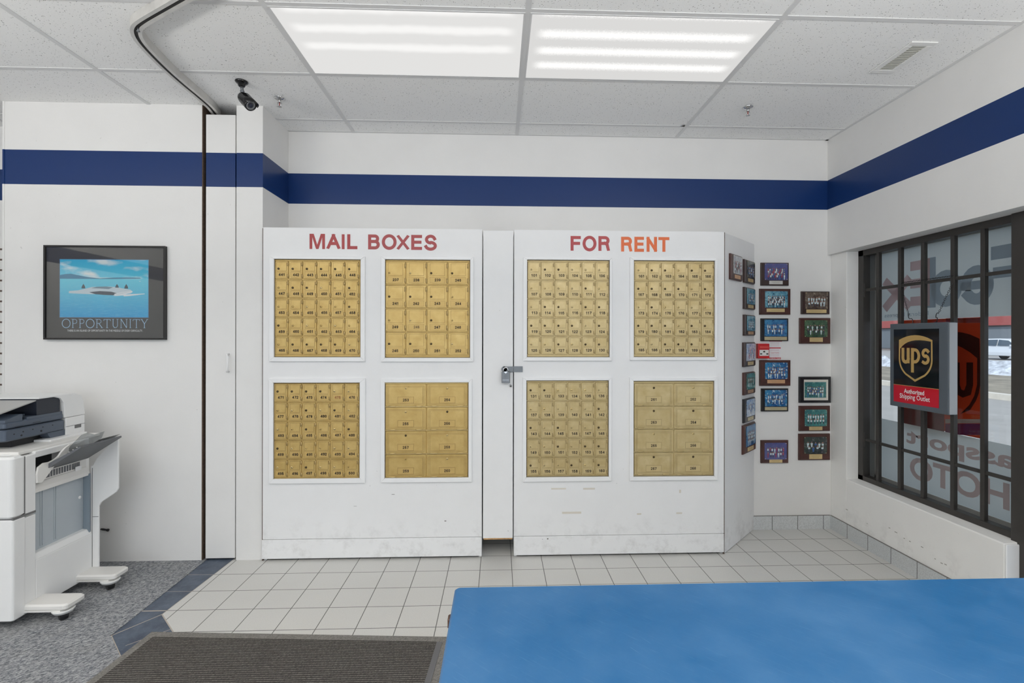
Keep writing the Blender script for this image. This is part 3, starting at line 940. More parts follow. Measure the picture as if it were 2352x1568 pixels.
# name, first numbers, cols, rows, trim-outer px, opening px, doors px, material index
BANKS = [
    ('441 to 470', 'upper left', list(range(441, 471)), 6, 5, (618, 588, 838, 830), (629, 595, 828, 820), (631.5, 599.5, 826, 816), 0, 's'),
    ('237 to 252', 'upper', [237, 238, 239, 240, 241, 242, 243, 244, 249, 246, 247, 248, 245, 250, 251, 252], 4, 4, (875, 589, 1087.5, 830.5), (884, 596, 1079.8, 821.5), (885, 601, 1077, 817), 0, 'm'),
    ('471 to 500', 'lower left', list(range(471, 501)), 6, 5, (617, 869, 839, 1110), (627.5, 878.7, 826, 1099), (629.3, 880, 825, 1097.5), 0, 's'),
    ('253 to 260', 'lower', list(range(253, 261)), 2, 4, (874, 870, 1084, 1107.5), (883.4, 878, 1076, 1097.4), (885, 880, 1075, 1096.5), 0, 'b'),
    ('101 to 130', 'upper left', list(range(101, 131)), 6, 5, (1201.5, 591, 1405.7, 828.5), (1210.7, 596.5, 1400.5, 820), (1211.5, 601.5, 1398, 815.5), 1, 's'),
    ('161 to 190', 'upper right', list(range(161, 191)), 6, 5, (1447, 591, 1648, 827), (1456, 598, 1642.4, 819.7), (1457, 603.5, 1640.5, 815), 1, 's'),
    ('131 to 160', 'lower left', list(range(131, 161)), 6, 5, (1200.5, 866.4, 1405, 1105.5), (1209, 873.5, 1398.5, 1095.4), (1210, 877.5, 1397, 1092.5), 1, 's'),
    ('261 to 268', 'lower right', list(range(261, 269)), 2, 4, (1446.4, 866.4, 1648.8, 1103), (1455.3, 874.4, 1641, 1094), (1456, 879.5, 1637, 1090.5), 1, 'b'),
]


def panel_with_holes(mb, x0, x1, z0, z1, y0, y1, holes):
    xs = sorted(set([x0, x1] + [h[0] for h in holes] + [h[1] for h in holes]))
    zs = sorted(set([z0, z1] + [h[2] for h in holes] + [h[3] for h in holes]))
    for a, b_ in zip(xs, xs[1:]):
        run = None
        for c, d in zip(zs, zs[1:]):
            inh = any(h[0] - 1e-6 <= a and b_ <= h[1] + 1e-6 and h[2] - 1e-6 <= c and d <= h[3] + 1e-6 for h in holes)
            if not inh:
                mb.poly([(a, y0, c), (b_, y0, c), (b_, y0, d), (a, y0, d)])
    for h in holes:
        mb.poly([(h[0], y0, h[2]), (h[1], y0, h[2]), (h[1], y1, h[2]), (h[0], y1, h[2])])
        mb.poly([(h[0], y0, h[3]), (h[1], y0, h[3]), (h[1], y1, h[3]), (h[0], y1, h[3])])
        mb.poly([(h[0], y0, h[2]), (h[0], y0, h[3]), (h[0], y1, h[3]), (h[0], y1, h[2])])
        mb.poly([(h[1], y0, h[2]), (h[1], y0, h[3]), (h[1], y1, h[3]), (h[1], y1, h[2])])
    # outer rim
    mb.poly([(x0, y0, z1), (x1, y0, z1), (x1, y1, z1), (x0, y1, z1)]); mb.poly([(x0, y0, z0), (x1, y0, z0), (x1, y1, z0), (x0, y1, z0)])
    mb.poly([(x0, y0, z0), (x0, y0, z1), (x0, y1, z1), (x0, y1, z0)]); mb.poly([(x1, y0, z0), (x1, y0, z1), (x1, y1, z1), (x1, y1, z0)])


XL0, XL1, XD0, XD1, XR0, XR1 = -4.100, -2.658, -2.650, -2.450, -2.443, -1.008
KZ = 0.140
cabL = thing('mailbox_cabinet', 'left white mailbox cabinet lettered MAIL BOXES, four brass mailbox banks in its front', 'cabinet', ((XL0 + XL1) / 2, -0.2, 0))
cabR = thing('mailbox_cabinet', 'right white mailbox cabinet lettered FOR RENT, with an angled side covered in plaques', 'cabinet', ((XR0 + XR1) / 2, -0.2, 0))
rects = [px_rect(b_[6], YC) for b_ in BANKS]
for cab, x0, x1, rs in ((cabL, XL0, XL1, rects[:4]), (cabR, XR0, XR1, rects[4:])):
    m_ = MB(); panel_with_holes(m_, x0, x1, KZ + 0.002, ZT, YC, YC + 0.018, rs); m_.build('front_panel', cab_m, cab)
    m_ = MB(); m_.box(x0 - 0.004 if cab is cabL else x0, x1, YC - 0.004, YC + 0.016, 0.014, KZ - 0.001); m_.build('kick_board', cab_m, cab, bevel=0.002)
    m_ = MB()
    m_.box(x0, x1, YC + 0.018, -0.021, ZT - 0.02, ZT)
    m_.box(x0 + 0.002, x0 + 0.02, YC + 0.018, -0.021, 0.0, ZT - 0.02); m_.box(x1 - 0.02, x1 - 0.002, YC + 0.018, -0.021, 0.0, ZT - 0.02)
    m_.build('carcass', cab_m, cab)
# dark line of the seams
m_ = MB(); m_.box(XL0 - 0.007, XL0, YC + 0.006, YC + 0.03, 0.0, ZT - 0.004); m_.build('edge_strip', woodedge_m, cabL)
m_ = MB(); m_.box(XR1, XR1 + 0.006, YC + 0.003, YC + 0.02, 0.0, ZT - 0.003); m_.build('edge_strip', woodedge_m, cabR)
for cab, lst in ((cabL, BANKS[:4]), (cabR, BANKS[4:])):
    for B in lst:
        o = px_rect(B[5], YC - 0.012); i_ = px_rect(B[6], YC - 0.012)
        m_ = MB()
        y0, y1 = YC - 0.014, YC
        X0, X1, Z0, Z1 = o; a0, a1, c0, c1 = i_
        P_ = lambda x, z, y: (x, y, z)
        # four mitred lengths with a small outer step
        for q in (((X0, Z0), (X1, Z0), (a1, c0), (a0, c0)), ((X1, Z0), (X1, Z1), (a1, c1), (a1, c0)), ((X1, Z1), (X0, Z1), (a0, c1), (a1, c1)), ((X0, Z1), (X0, Z0), (a0, c0), (a0, c1))):
            A = [m_.addv((x, y0, z)) for x, z in q]; Bv = [m_.addv((x, y1 + 0.002, z)) for x, z in q]
            for k in range(4): m_.face((A[k], A[(k + 1) % 4], Bv[(k + 1) % 4], Bv[k]))
            m_.face(A); m_.face(Bv[::-1])
        m_.build('bank_trim', trim_m, cab, bevel=0.0025)

# vinyl letters
def face_text(mb, s, u0, u1, v0, v1, y=YC, bold=0.02, d=0.0008):
    A = hy(u0, v1, y); B = hy(u1, v0, y)
    add_glyphs(mb, s, lambda a, b_: (a, y - d, b_), A.x, B.x, A.z, B.z, 0.0205 if s != 'I' else B.x - A.x)
m_ = MB()
for i, (ch, u0, u1, v0, v1) in enumerate([('M', 711, 746.5, 537, 571.5), ('A', 750.5, 781.5, 537, 571.7), ('I', 785, 791.5, 538, 572), ('L', 797.5, 821, 538, 572)]):
    if ch == 'M':
        A = hy(u0, v1, YC); B = hy(u1, v0, YC)
        m_.poly([(A.x + a * (B.x - A.x), YC - 0.0008, A.z + b_ * (B.z - A.z)) for a, b_ in ((0, 0), (0, 1), (.27, 1), (.5, .28), (.73, 1), (1, 1), (1, 0), (.82, 0), (.82, .76), (.58, 0), (.42, 0), (.18, .76), (.18, 0))])
    else: face_text(m_, ch, u0, u1, v0, v1, bold=0.03)
m_.build('lettering', reds[0], cabL)
m_ = MB()
for ch, u0, u1, v0, v1 in [('B', 845.5, 872.5, 538.5, 572.5), ('O', 877, 911, 538, 573.5), ('X', 911.5, 940, 539.5, 573.5), ('E', 944.5, 969.5, 539.5, 573.7), ('S', 974.5, 1003.5, 539, 575.5)]:
    face_text(m_, ch, u0, u1, v0, v1, bold=0.03)
m_.build('lettering', reds[1], cabL)
m_ = MB()
for ch, u0, u1, v0, v1 in [('F', 1310.5, 1334, 542, 575.5), ('O', 1338, 1370, 541.5, 577), ('R', 1374.5, 1401, 542.3, 576)]:
    face_text(m_, ch, u0, u1, v0, v1, bold=0.03)
m_.build('lettering', reds[3], cabR)
m_ = MB()
for ch, u0, u1, v0, v1 in [('R', 1426.5, 1452.5, 543.8, 577.5), ('E', 1457, 1479, 543.8, 578), ('N', 1485, 1509, 544, 578), ('T', 1513, 1536.5, 544.5, 578)]:
    face_text(m_, ch, u0, u1, v0, v1, bold=0.035)
m_.build('lettering', reds[2], cabR)

# angled side panel of the right cabinet
PA, PB = Vector((-1.0, YC + 0.006, 0)), Vector((-0.58, -0.004, 0))
AD = (PB - PA).normalized(); AN = Vector((AD.y, -AD.x, 0))     # faces right and towards the viewer
AANG = math.atan2(AD.y, AD.x)
m_ = MB()
inn = -AN * 0.018
m_.prism([(PA.x, PA.y), (PB.x, PB.y), (PB.x + inn.x, PB.y - 0.0), (PA.x + inn.x, PA.y + inn.y)], 'z', 0.004, ZT - 0.004)
m_.build('angled_side', cab_m, cabR)

# door leaf between the cabinets
dl = MB(); dl.box(XD0, XD1, YC + 0.003, YC + 0.022, 0.128, ZT - 0.006)
door2 = struct(dl.build('door_2', cab_m, bevel=0.0015))
m_ = MB(); m_.box(XD0 + 0.004, XD1 - 0.003, YC + 0.002, YC + 0.0215, 0.120, 0.129); m_.build('splintered_edge', mat('bare_wood', (176, 140, 96), 0.8, 0, 0.3, 60), door2)
lp = hy(1173, 886, YC)
m_ = MB(); m_.lathe([(0, 0.0105), (0.004, 0.0105), (0.007, 0.009), (0.010, 0.006), (0.0105, 0.0)], (lp.x, YC + 0.003, lp.z), (0, -1, 0), 20); m_.build('key_lock', chrome, door2)
m_ = MB(); m_.cyl((lp.x, YC - 0.0078, lp.z), (lp.x, YC - 0.0082, lp.z), 0.005, n=12); m_.build('keyhole', black, door2)
# hasp across the seam
ha, hb = hy(1160, 841, YC - 0.005), hy(1200.5, 854, YC - 0.005)
sx = -2.4465
m_ = MB(); m_.box(sx, hb.x, YC - 0.006, YC - 0.0005, hb.z, ha.z)
m_.mat(0).box(sx + 0.02, hb.x - 0.012, YC - 0.0085, YC - 0.006, hb.z + 0.010, ha.z - 0.008)
m_.mat(0).cyl((sx - 0.003, YC - 0.006, hb.z), (sx - 0.003, YC - 0.006, ha.z), 0.0045, n=10)
m_.mat(0).box(hy(1166, 847, YC).x - 0.030, sx - 0.005, YC - 0.010, YC - 0.004, hb.z + 0.001, ha.z - 0.001)
m_.cyl((hy(1158, 847, YC).x, YC - 0.010, (ha.z + hb.z) / 2), (hy(1158, 847, YC).x, YC - 0.004, (ha.z + hb.z) / 2), 0.019, n=20)
m_.build('hasp', [steel, chrome], cabR, bevel=0.0006)
# padlock
pk = thing('padlock', 'silver padlock hanging from the steel hasp between the two mailbox cabinets', 'padlock', (hy(1161, 866, YC).x, YC - 0.025, hy(1161, 879, YC).z))
pa_, pb_ = hy(1152, 853, YC - .02), hy(1171, 879, YC - .02)
m_ = MB(); m_.rbox(pa_.x, pb_.x, YC - 0.034, YC - 0.014, pb_.z, pa_.z, 0.004); m_.mat(0)
m_.build('lock_body', steel, pk)
cx0 = (pa_.x + pb_.x) / 2; r_ = 0.016
m_ = MB(); m_.tube([(cx0 - r_, YC - 0.024, pa_.z - 0.004)] + [(cx0 - r_ * math.cos(t), YC - 0.024, pa_.z + 0.010 + r_ * math.sin(t)) for t in [PI * k / 10 for k in range(11)]] + [(cx0 + r_, YC - 0.024, pa_.z - 0.004)], 0.0038, 8)
m_.build('shackle', chrome, pk)
m_ = MB(); m_.prism([(cx0 - 0.014, pa_.z - 0.0), (cx0, pa_.z - 0.012), (cx0 + 0.014, pa_.z)], 'y', YC - 0.0352, YC - 0.033); m_.mat(0).box(pa_.x + .006, pb_.x - .006, YC - .0350, YC - .034, pb_.z + .022, pb_.z + .0235); m_.box(pa_.x + .006, pb_.x - .006, YC - .0350, YC - .034, pb_.z + .015, pb_.z + .0165)
m_.build('engraved_plate', chrome, pk)

# ------------------------------------------------------------------ mailbox banks
def rim(mb, x0, x1, z0, z1, t, y0, y1):
    for q in ((x0, x1, z0, z0 + t), (x0, x1, z1 - t, z1), (x0, x0 + t, z0 + t, z1 - t), (x1 - t, x1, z0 + t, z1 - t)):
        mb.box(q[0], q[1], y0, y1, q[2], q[3])


def door_mesh(kind, w, h, mi):
    """door in local coordinates: x 0..w, z 0..h, face towards -y"""
    m = MB()
    m.mat(0)
    # body with sloping edge
    e = 0.0022
    A = [m.addv(p) for p in ((0, 0, 0), (w, 0, 0), (w, 0, h), (0, 0, h))]
    Bq = [m.addv(p) for p in ((e, -0.005, e), (w - e, -0.005, e), (w - e, -0.005, h - e), (e, -0.005, h - e))]
    for k in range(4): m.face((A[k], A[(k + 1) % 4], Bq[(k + 1) % 4], Bq[k]))
    m.face(Bq)
    yf = -0.005
    if kind in 'sm':
        ux0, ux1 = w * 0.12, w * 0.87
        if kind == 's': a0, a1, p0, p1 = 0.44, 0.93, 0.07, 0.40
        else: a0, a1, p0, p1 = 0.39, 0.93, 0.06, 0.33
        m.mat(1); rim(m, ux0, ux1, h * a0, h * a1, 0.0011, yf - 0.0008, yf)
        m.mat(0); m.box(ux0 + .0015, ux1 - .0015, yf - 0.0012, yf, h * a0 + .0015, h * a1 - .0015)
        m.mat(1); rim(m, ux0 - .001, ux1 + .001, h * p0, h * p1, 0.0009, yf - 0.0007, yf)
        m.mat(2); m.box(ux0, ux1, yf - 0.0004, yf, h * p0 + .001, h * p1 - .001)
        for f0, f1 in ((0.06, 0.27), (0.72, 0.93)):
            m.mat(3); m.cyl((w - 0.001, yf - 0.001, h * f0), (w - 0.001, yf - 0.001, h * f1), 0.0028, n=8)
            m.mat(1); m.box(w - 0.0075, w - 0.0045, yf - 0.0012, yf, h * f0, h * f1)
    else:
        m.mat(1); rim(m, w * 0.045, w * 0.955, h * 0.07, h * 0.90, 0.0012, yf - 0.0008, yf)
        rim(m, w * 0.075, w * 0.925, h * 0.12, h * 0.85, 0.0010, yf - 0.0010, yf)
        m.mat(0); m.box(w * 0.08, w * 0.92, yf - 0.0012, yf, h * 0.125, h * 0.845)
        m.mat(1); rim(m, w * 0.30, w * 0.70, h * 0.13, h * 0.42, 0.0012, yf - 0.0018, yf)
        m.mat(2); m.box(w * 0.305, w * 0.695, yf - 0.0015, yf, h * 0.135, h * 0.41)
        for f0, f1 in ((0.09, 0.25), (0.74, 0.90)):
            m.mat(3); m.cyl((w * f0, yf - 0.001, 0.001), (w * f1, yf - 0.001, 0.001), 0.0035, n=8)
    return m


def lock_mesh():
    m = MB(); m.lathe([(0, 0.0075), (0.002, 0.0075), (0.0035, 0.0062), (0.0036, 0.0)], (0, 0, 0), (0, -1, 0), 14)
    m.mat(1).box(-0.0012, 0.0012, -0.0042, -0.0034, -0.004, 0.004)
    return m


TEMPL = {}


def meshdata(key, fn, mats):
    if key not in TEMPL:
        o = fn().build('tmp', mats); TEMPL[key] = o.data; bpy.data.objects.remove(o)
    return TEMPL[key]


def link(name, me, parent, loc):
    o = bpy.data.objects.new(name, me); COL.objects.link(o); o.parent = parent; o.location = loc
    return o


GRP = 'brass mailbox banks set in the cabinet fronts'
for B, R_ in zip(BANKS, rects):
    nums, place, nn, nc, nr, _, _, dpx, mi, kind = B
    word = {'s': 'thirty small', 'm': 'sixteen medium', 'b': 'eight wide'}[kind]
    X0, X1, Z0, Z1 = R_
    x0, x1, z0, z1 = px_rect(dpx, YC + 0.006)
    bk = thing('mailbox_bank', 'brass bank of %s mailboxes numbered %s in the %s cabinet' % (word, nums, 'MAIL BOXES' if nn[0] > 200 and nn[0] not in (261,) else 'FOR RENT'), 'mailboxes', ((X0 + X1) / 2, YC + 0.02, Z0), 0, GRP)
    m_ = MB()
    m_.mat(0).box(X0 + .0004, X1 - .0004, YC + 0.012, YC + 0.10, Z0 + .0004, Z1 - .0004)
    m_.mat(1).box(X0 + 0.004, X1 - 0.004, YC + 0.0075, YC + 0.012, Z0 + 0.004, Z1 - 0.004)
    m_.build('bank_frame', [mat('bank_shell_' + nums[:3], (112, 92, 66), 0.5, 0.4), BRP[mi]], bk)
    pw, ph = (x1 - x0) / nc, (z1 - z0) / nr
    g = 0.0065 if kind != 'b' else 0.006
    w_, h_ = pw - g, ph - 0.0075
    me = meshdata(('door', nums), lambda: door_mesh(kind, w_, h_, mi), [BR[mi], BRD[mi], BRP[mi], brasslit if mi == 0 else BR[1]])
    # bars between the rows
    m_ = MB()
    for r in range(nr + 1):
        zz = z1 - r * ph + 0.002
        if Z0 < zz < Z1 - 0.003: m_.box(x0 - 0.002, x1 - 0.002, YC + 0.003, YC + 0.009, zz - 0.002, zz + 0.002)
    m_.build('divider', brasslit if kind == 'b' and mi == 0 else BR[mi], bk)
    for i, num in enumerate(nn):
        c_, r_ = i % nc, i // nc
        dx0 = x0 + c_ * pw + g * 0.3; dz0 = z1 - (r_ + 1) * ph + 0.0055
        dd = link('mailbox_door', me, bk, (dx0 - bk.location.x, (YC + 0.0072) - bk.location.y, dz0 - bk.location.z))
        lx, lz = {'s': (0.27, 0.57), 'm': (0.19, 0.50), 'b': (0.5, 0.80)}[kind]
        rnd = random.random()
        lm = [dark_lock, dark_lock, BR[mi], brasslit][int(rnd * 4)]
        lme = meshdata(('lock', lm.name), lock_mesh, [lm, black])
        link('lock', lme, dd, (w_ * lx, -0.0062, h_ * lz))
        im = inkfade if num == 246 else inkred if num == 475 else ink
        tw, th = 0.039, 0.0185
        tx = w_ * (0.52 if kind == 's' else 0.5) + random.uniform(-.0015, .0015); tz = h_ * {'s': 0.235, 'm': 0.195, 'b': 0.275}[kind] + random.uniform(-.001, .001)
        m_ = MB(); add_glyphs(m_, str(num), lambda a, b_: (a, 0, b_), tx - tw / 2, tx + tw / 2, tz - th / 2, tz + th / 2, 0.0032)
        o = m_.build('number', im, dd, world=False); o.location = (0, -0.0075, 0)

# ------------------------------------------------------------------ plaques
wood_d = mat('dark_walnut', (56, 40, 37), 0.35, 0, 0.25, 14)
wood_r = mat('mahogany', (72, 43, 38), 0.35, 0, 0.25, 14)
wood_b = mat('black_lacquer', (34, 33, 36), 0.25)
plateg = mat('gold_plate', (214, 190, 140), 0.35, 0.35)
platec = mat('copper_gold_plate', (206, 164, 126), 0.35, 0.35)
platew = mat('silver_plate', (206, 204, 200), 0.4, 0.2)
plateb = mat('brushed_gold_bar', (196, 184, 150), 0.35, 0.4)
fig_w = mat('print_white', (196, 210, 214), 0.35, 0, .3, 150); fig_s = mat('print_skin', (150, 112, 98), 0.35); fig_d = mat('print_dark', (50, 52, 64), 0.35)
fig_b = mat('print_blue', (60, 96, 150), 0.35); fig_r = mat('print_red', (140, 60, 84), 0.35)


def photo_bg(name, top, bot, blotch):
    m, nt, b = newmat(name)
    v = coords(nt)
    c = mixc(nt, ramp(nt, noise(nt, v, 22, 4, 0.65), 0.4, 0.62), lin(top), lin(bot))
    c = mixc(nt, ramp(nt, noise(nt, v, 60, 3, 0.6), 0.58, 0.68), c, lin(blotch))
    nt.links.new(c, b.inputs['Base Color']); b.inputs['Roughness'].default_value = 0.15
    return m


PB_ = {
    'violet': photo_bg('photo_violet', (88, 92, 140), (74, 80, 128), (100, 84, 128)),
    'cyan': photo_bg('photo_cyan', (64, 120, 148), (128, 176, 190), (40, 78, 100)),
    'blue': photo_bg('photo_blue', (46, 92, 140), (70, 130, 172), (34, 66, 104)),
    'deep': photo_bg('photo_deep_blue', (30, 74, 128), (60, 128, 170), (190, 206, 214)),
    'green': photo_bg('photo_green', (52, 78, 62), (84, 110, 84), (34, 46, 40)),
    'teal': photo_bg('photo_teal', (70, 128, 126), (58, 104, 108), (120, 160, 150)),
    'dark': photo_bg('photo_dark', (52, 58, 60), (66, 76, 70), (110, 110, 112)),
    'brown': photo_bg('photo_brown', (74, 60, 56), (112, 100, 90), (150, 140, 126)),
    'pale': photo_bg('photo_pale', (186, 188, 192), (160, 164, 170), (206, 206, 206)),
    'ice': photo_bg('photo_ice', (206, 214, 224), (150, 176, 210), (90, 120, 170)),
}


def team(m, x0, x1, z0, z1, rows, n, y, sh, seed, lo=0.06, hi=0.72):
    """rows of little printed players, material slots: 1 skin 2.. shirts"""
    rd = random.Random(seed); W = x1 - x0; H = z1 - z0
    for r in range(rows):
        k = n - (r % 2)
        top = z0 + H * (hi - (hi - lo) * r / max(1, rows) * 0.75)
        for i in range(k):
            cx = x0 + W * (0.10 + 0.80 * (i + 0.5 + rd.uniform(-.12, .12)) / k); s_ = W * 0.80 / k
            t = top + rd.uniform(-.03, .02) * H; hd = min(s_ * 0.26, H * 0.045)
            bw = min(s_ * 0.34, hd * 1.7); bh = H * (0.20 if rows > 1 else 0.30)
            yy = y - 0.0001 * (r + 1)
            sh_ = sh[(i + r) % len(sh)]
            m.mat(sh_)
            m.poly([(cx - bw * .7, yy, t - bh), (cx + bw * .7, yy, t - bh), (cx + bw, yy, t - bh * .55), (cx + bw * .8, yy, t - hd * 2.1), (cx - bw * .8, yy, t - hd * 2.1), (cx - bw, yy, t - bh * .55)])
            m.mat(3 if rd.random() < .45 else sh_)
            for sx in (-1, 1):
                m.poly([(cx + sx * bw * .1, yy, t - bh * 1.7), (cx + sx * bw * .5, yy, t - bh * 1.7), (cx + sx * bw * .7, yy, t - bh * .98), (cx + sx * bw * .05, yy, t - bh * .98)])
            m.mat(1); m.disc((cx, yy - 0.00005, t - hd), (1, 0, 0), (0, 0, 1), hd, hd * 1.15, 8)
            if rd.random() < 0.6:
                m.mat(3); m.poly([(cx - hd, yy - .0001, t - hd * 0.7), (cx + hd, yy - .0001, t - hd * .7), (cx + hd * .8, yy - .0001, t + hd * .2), (cx - hd * .8, yy - .0001, t + hd * .2)])


def plaque(label, centre, rotz, w, h, wood, bgk, plate, prel, nrel, rows, n, sh, seed, framed=False, portrait=False):
    o = thing('picture_frame' if framed else 'plaque', label, 'picture' if framed else 'plaque', tuple(centre), rotz, 'team photo plaques on the wall and cabinet side')
    T = 0.020
    m = MB()
    e = 0.005
    A = [(-w / 2, 0, 0), (w / 2, 0, 0), (w / 2, 0, h), (-w / 2, 0, h)]
    rings = []
    for y, ins in ((-0.0005, 0), (-T * 0.6, 0), (-T * 0.72, e * 0.5), (-T * 0.74, e * 0.9), (-T, e * 1.3)):
        rings.append([m.addv(p) for p in ((-w / 2 + ins, y, ins), (w / 2 - ins, y, ins), (w / 2 - ins, y, h - ins), (-w / 2 + ins, y, h - ins))])
    for a, b_ in zip(rings, rings[1:]):
        for k in range(4): m.face((a[k], a[(k + 1) % 4], b_[(k + 1) % 4], b_[k]))
    m.face(rings[-1]); m.face(rings[0][::-1])
    m.build('frame' if framed else 'board', wood, o, world=False)
    X = lambda a: -w / 2 + a * w
    Zc = lambda a: h - a * h
    px0, pz0, px1, pz1 = prel
    if framed:
        m = MB(); m.box(X(0.13), X(0.89), -T - 0.0010, -T + 0.001, Zc(0.90), Zc(0.11)); m.build('photo_mount', mat('cream_mount', (214, 210, 200), 0.6), o, world=False)
    m = MB(); y = -T - 0.0028
    m.mat(0).box(X(px0), X(px1), y, -T + 0.0005, Zc(pz1), Zc(pz0))
    team(m, X(px0), X(px1), Zc(pz1), Zc(pz0), rows, n, y - 0.0002, sh, seed)
    m.build('photo', [PB_[bgk], fig_s, fig_w, fig_d, fig_b, fig_r], o, world=False)
    if nrel:
        a0, c0, a1, c1 = nrel
        m = MB(); m.mat(0).box(X(a0), X(a1), -T - 0.0012, -T + 0.0005, Zc(c1), Zc(c0))
        m.mat(1)
        for k in range(2):
            zc = Zc(c0 + (c1 - c0) * (0.36 + 0.3 * k)); mw = (X(a1) - X(a0)) * (0.32 - 0.08 * k)
            xm = (X(a0) + X(a1)) / 2; m.box(xm - mw, xm + mw, -T - 0.0014, -T - 0.0010, zc - 0.0006, zc + 0.0006)
        m.build('nameplate', [plate, mat('engraving_' + str(seed), (120, 104, 80), 0.6)], o, world=False)
    if not framed:
        for (cx_, cz_) in ((px0, pz0), (px1, pz0), (px0, pz1), (px1, pz1)):
            sx_ = X(cx_) + (0.006 if cx_ == px0 else -0.006); sz_ = Zc(cz_) + (-0.006 if cz_ == pz0 else 0.006)
            m = MB(); m.lathe([(0, 0.0028), (0.001, 0.0028), (0.002, 0.0015), (0.0021, 0)], (sx_, y + 0.0002, sz_), (0, -1, 0), 10); m.build('pin', black if bgk in ('cyan', 'blue') else brasslit, o, world=False)
    return o


W2, R1 = [2, 2, 4], [5, 2, 5]
BP = [
    ('dark wood plaque, violet team photo and silver nameplate, highest of the near column', (1746, 603, 1813, 655), wood_d, 'violet', platew, (.15, .04, .94, .77), (.31, .80, .77, .95), 4, 9, [5, 2, 4], 11),
    ('dark wood plaque, bleached cyan team photo, second from the top of the near column', (1743, 663, 1817, 722), wood_r, 'cyan', plateg, (.19, .10, .89, .73), (.24, .77, .80, .90), 4, 9, [2, 2, 3], 12),
    ('black plaque with blue photo and wide pale bar, directly above the red fire alarm notice', (1746, 731, 1812, 783), wood_b, 'blue', plateb, (.15, .06, .93, .79), (.15, .81, .93, .96), 2, 9, [2, 2, 4], 13),
    ('dark wood plaque with blue team photo, directly below the red fire alarm box', (1743, 827, 1817, 886), wood_r, 'deep', platec, (.19, .09, .89, .73), (.26, .76, .81, .90), 3, 8, [2, 4, 2], 14),
    ('black plaque with bright blue team photo, below the wooden plaque under the alarm', (1747, 892, 1812, 945), wood_b, 'deep', plateb, (.15, .06, .93, .77), (.15, .80, .93, .94), 2, 9, [2, 2, 4], 15),
    ('dark wood plaque with violet-blue team photo, lowest plaque of the near column', (1746, 1011, 1812, 1064), wood_r, 'violet', plateg, (.15, .10, .92, .83), (.32, .83, .77, .97), 2, 8, [2, 5, 2], 16),
    ('dark wood plaque with team in white before a red door, top of the corner column', (1839, 669, 1907, 721), wood_d, 'brown', plateg, (.15, .04, .91, .77), (.19, .80, .87, .95), 2, 7, [2, 2], 17),
    ('wood plaque with team on green grass, second from top in the corner column', (1835, 730, 1909, 789), wood_r, 'green', plateg, (.17, .09, .88, .74), (.33, .76, .74, .93), 2, 8, [2, 3], 18),
    ('black framed team photo with cream mount, in the corner column', (1834, 865, 1910, 925), wood_b, 'teal', None, (.18, .20, .83, .80), None, 3, 8, [2, 2, 4], 19),
    ('wood plaque with teal photo and rounded gold nameplate, below the black frame', (1834, 932, 1908, 990), wood_r, 'teal', plateg, (.19, .14, .88, .80), (.33, .82, .74, .96), 2, 7, [2, 2], 20),
    ('wood plaque with small team crouching in dark photo, lowest of the corner column', (1833, 996, 1908, 1057), wood_r, 'dark', plateg, (.18, .11, .88, .75), (.34, .77, .74, .95), 2, 5, [2, 2, 4], 21),
]
for lab, (u0, v0, u1, v1), wd, bgk, pl, pr, nr_, rows, n, sh, seed in BP:
    # front face of the board lies 2 cm off the wall; its left flank shows in the picture
    A = hy(u0 + 3, v1, -0.02); B = hy(u1, v0, -0.02)
    w_, h_ = B.x - A.x, B.z - A.z
    def adj(q):   # measured from the silhouette incl. left flank
        W_ = u1 - u0; f_ = 3 / W_
        return None if q is None else ((q[0] - f_) / (1 - f_), q[1], (q[2] - f_) / (1 - f_), q[3])
    plaque(lab, ((A.x + B.x) / 2, 0.0, A.z), 0, w_, h_, wd, bgk, pl, adj(pr), adj(nr_), rows, n, sh, seed, framed='framed' in lab)

AP = [
    ('portrait wood plaque with pale photo, nearest the front edge of the angled cabinet side', (1677, 581, 1706, 646), wood_r, 'pale', platec, 3, 6, [3, 5, 2], 31),
    ('portrait wood plaque with dark team photo, top of the column on the angled side', (1708.5, 594, 1735, 653), wood_d, 'dark', plateg, 3, 6, [4, 2], 32),
    ('portrait plaque with cyan team photo, second from top on the angled side', (1708.5, 657, 1735.5, 713), wood_d, 'cyan', plateg, 3, 6, [2, 2, 4], 33),
    ('portrait plaque with washed-out blue photo, third from top on the angled side', (1708.5, 719.5, 1735.5, 773.5), wood_d, 'cyan', platec, 3, 5, [2, 2], 34),
    ('tall portrait plaque beside the red fire alarm box, on the angled cabinet side', (1707, 782.5, 1736, 844.5), wood_d, 'ice', plateg, 2, 4, [4, 5], 35),
    ('portrait plaque with pale green photo, below the one beside the alarm box', (1707.5, 851, 1735.5, 908.5), wood_r, 'teal', platec, 2, 4, [2, 2], 36),
    ('black portrait plaque with blue photo, second lowest on the angled side', (1707.5, 911, 1735.5, 971.5), wood_b, 'ice', plateb, 2, 4, [4, 2], 37),
    ('large portrait wood plaque with blue team photo, lowest on the angled side', (1706, 970, 1736.5, 1042), wood_r, 'blue', plateg, 3, 6, [2, 2], 38),
]
for lab, (u0, v0, u1, v1), wd, bgk, pl, rows, n, sh, seed in AP:
    pf = PA + AN * 0.02
    A = hit(u0 + 3.5, (v0 + v1) / 2, pf, AN); B = hit(u1, (v0 + v1) / 2, pf, AN)
    w_ = (B - A).dot(AD); um = (u0 + u1) / 2
    zt_ = hit(um, v0 + 3.5, pf, AN).z; zb2 = hit(um, v1 - 3, pf, AN).z
    c_ = (A + B) / 2 - AN * 0.02
    plaque(lab, (c_.x, c_.y, zb2), AANG, w_, zt_ - zb2, wd, bgk, pl, (.16, .05, .92, .76), (.28, .80, .78, .94), rows, n, sh, seed)

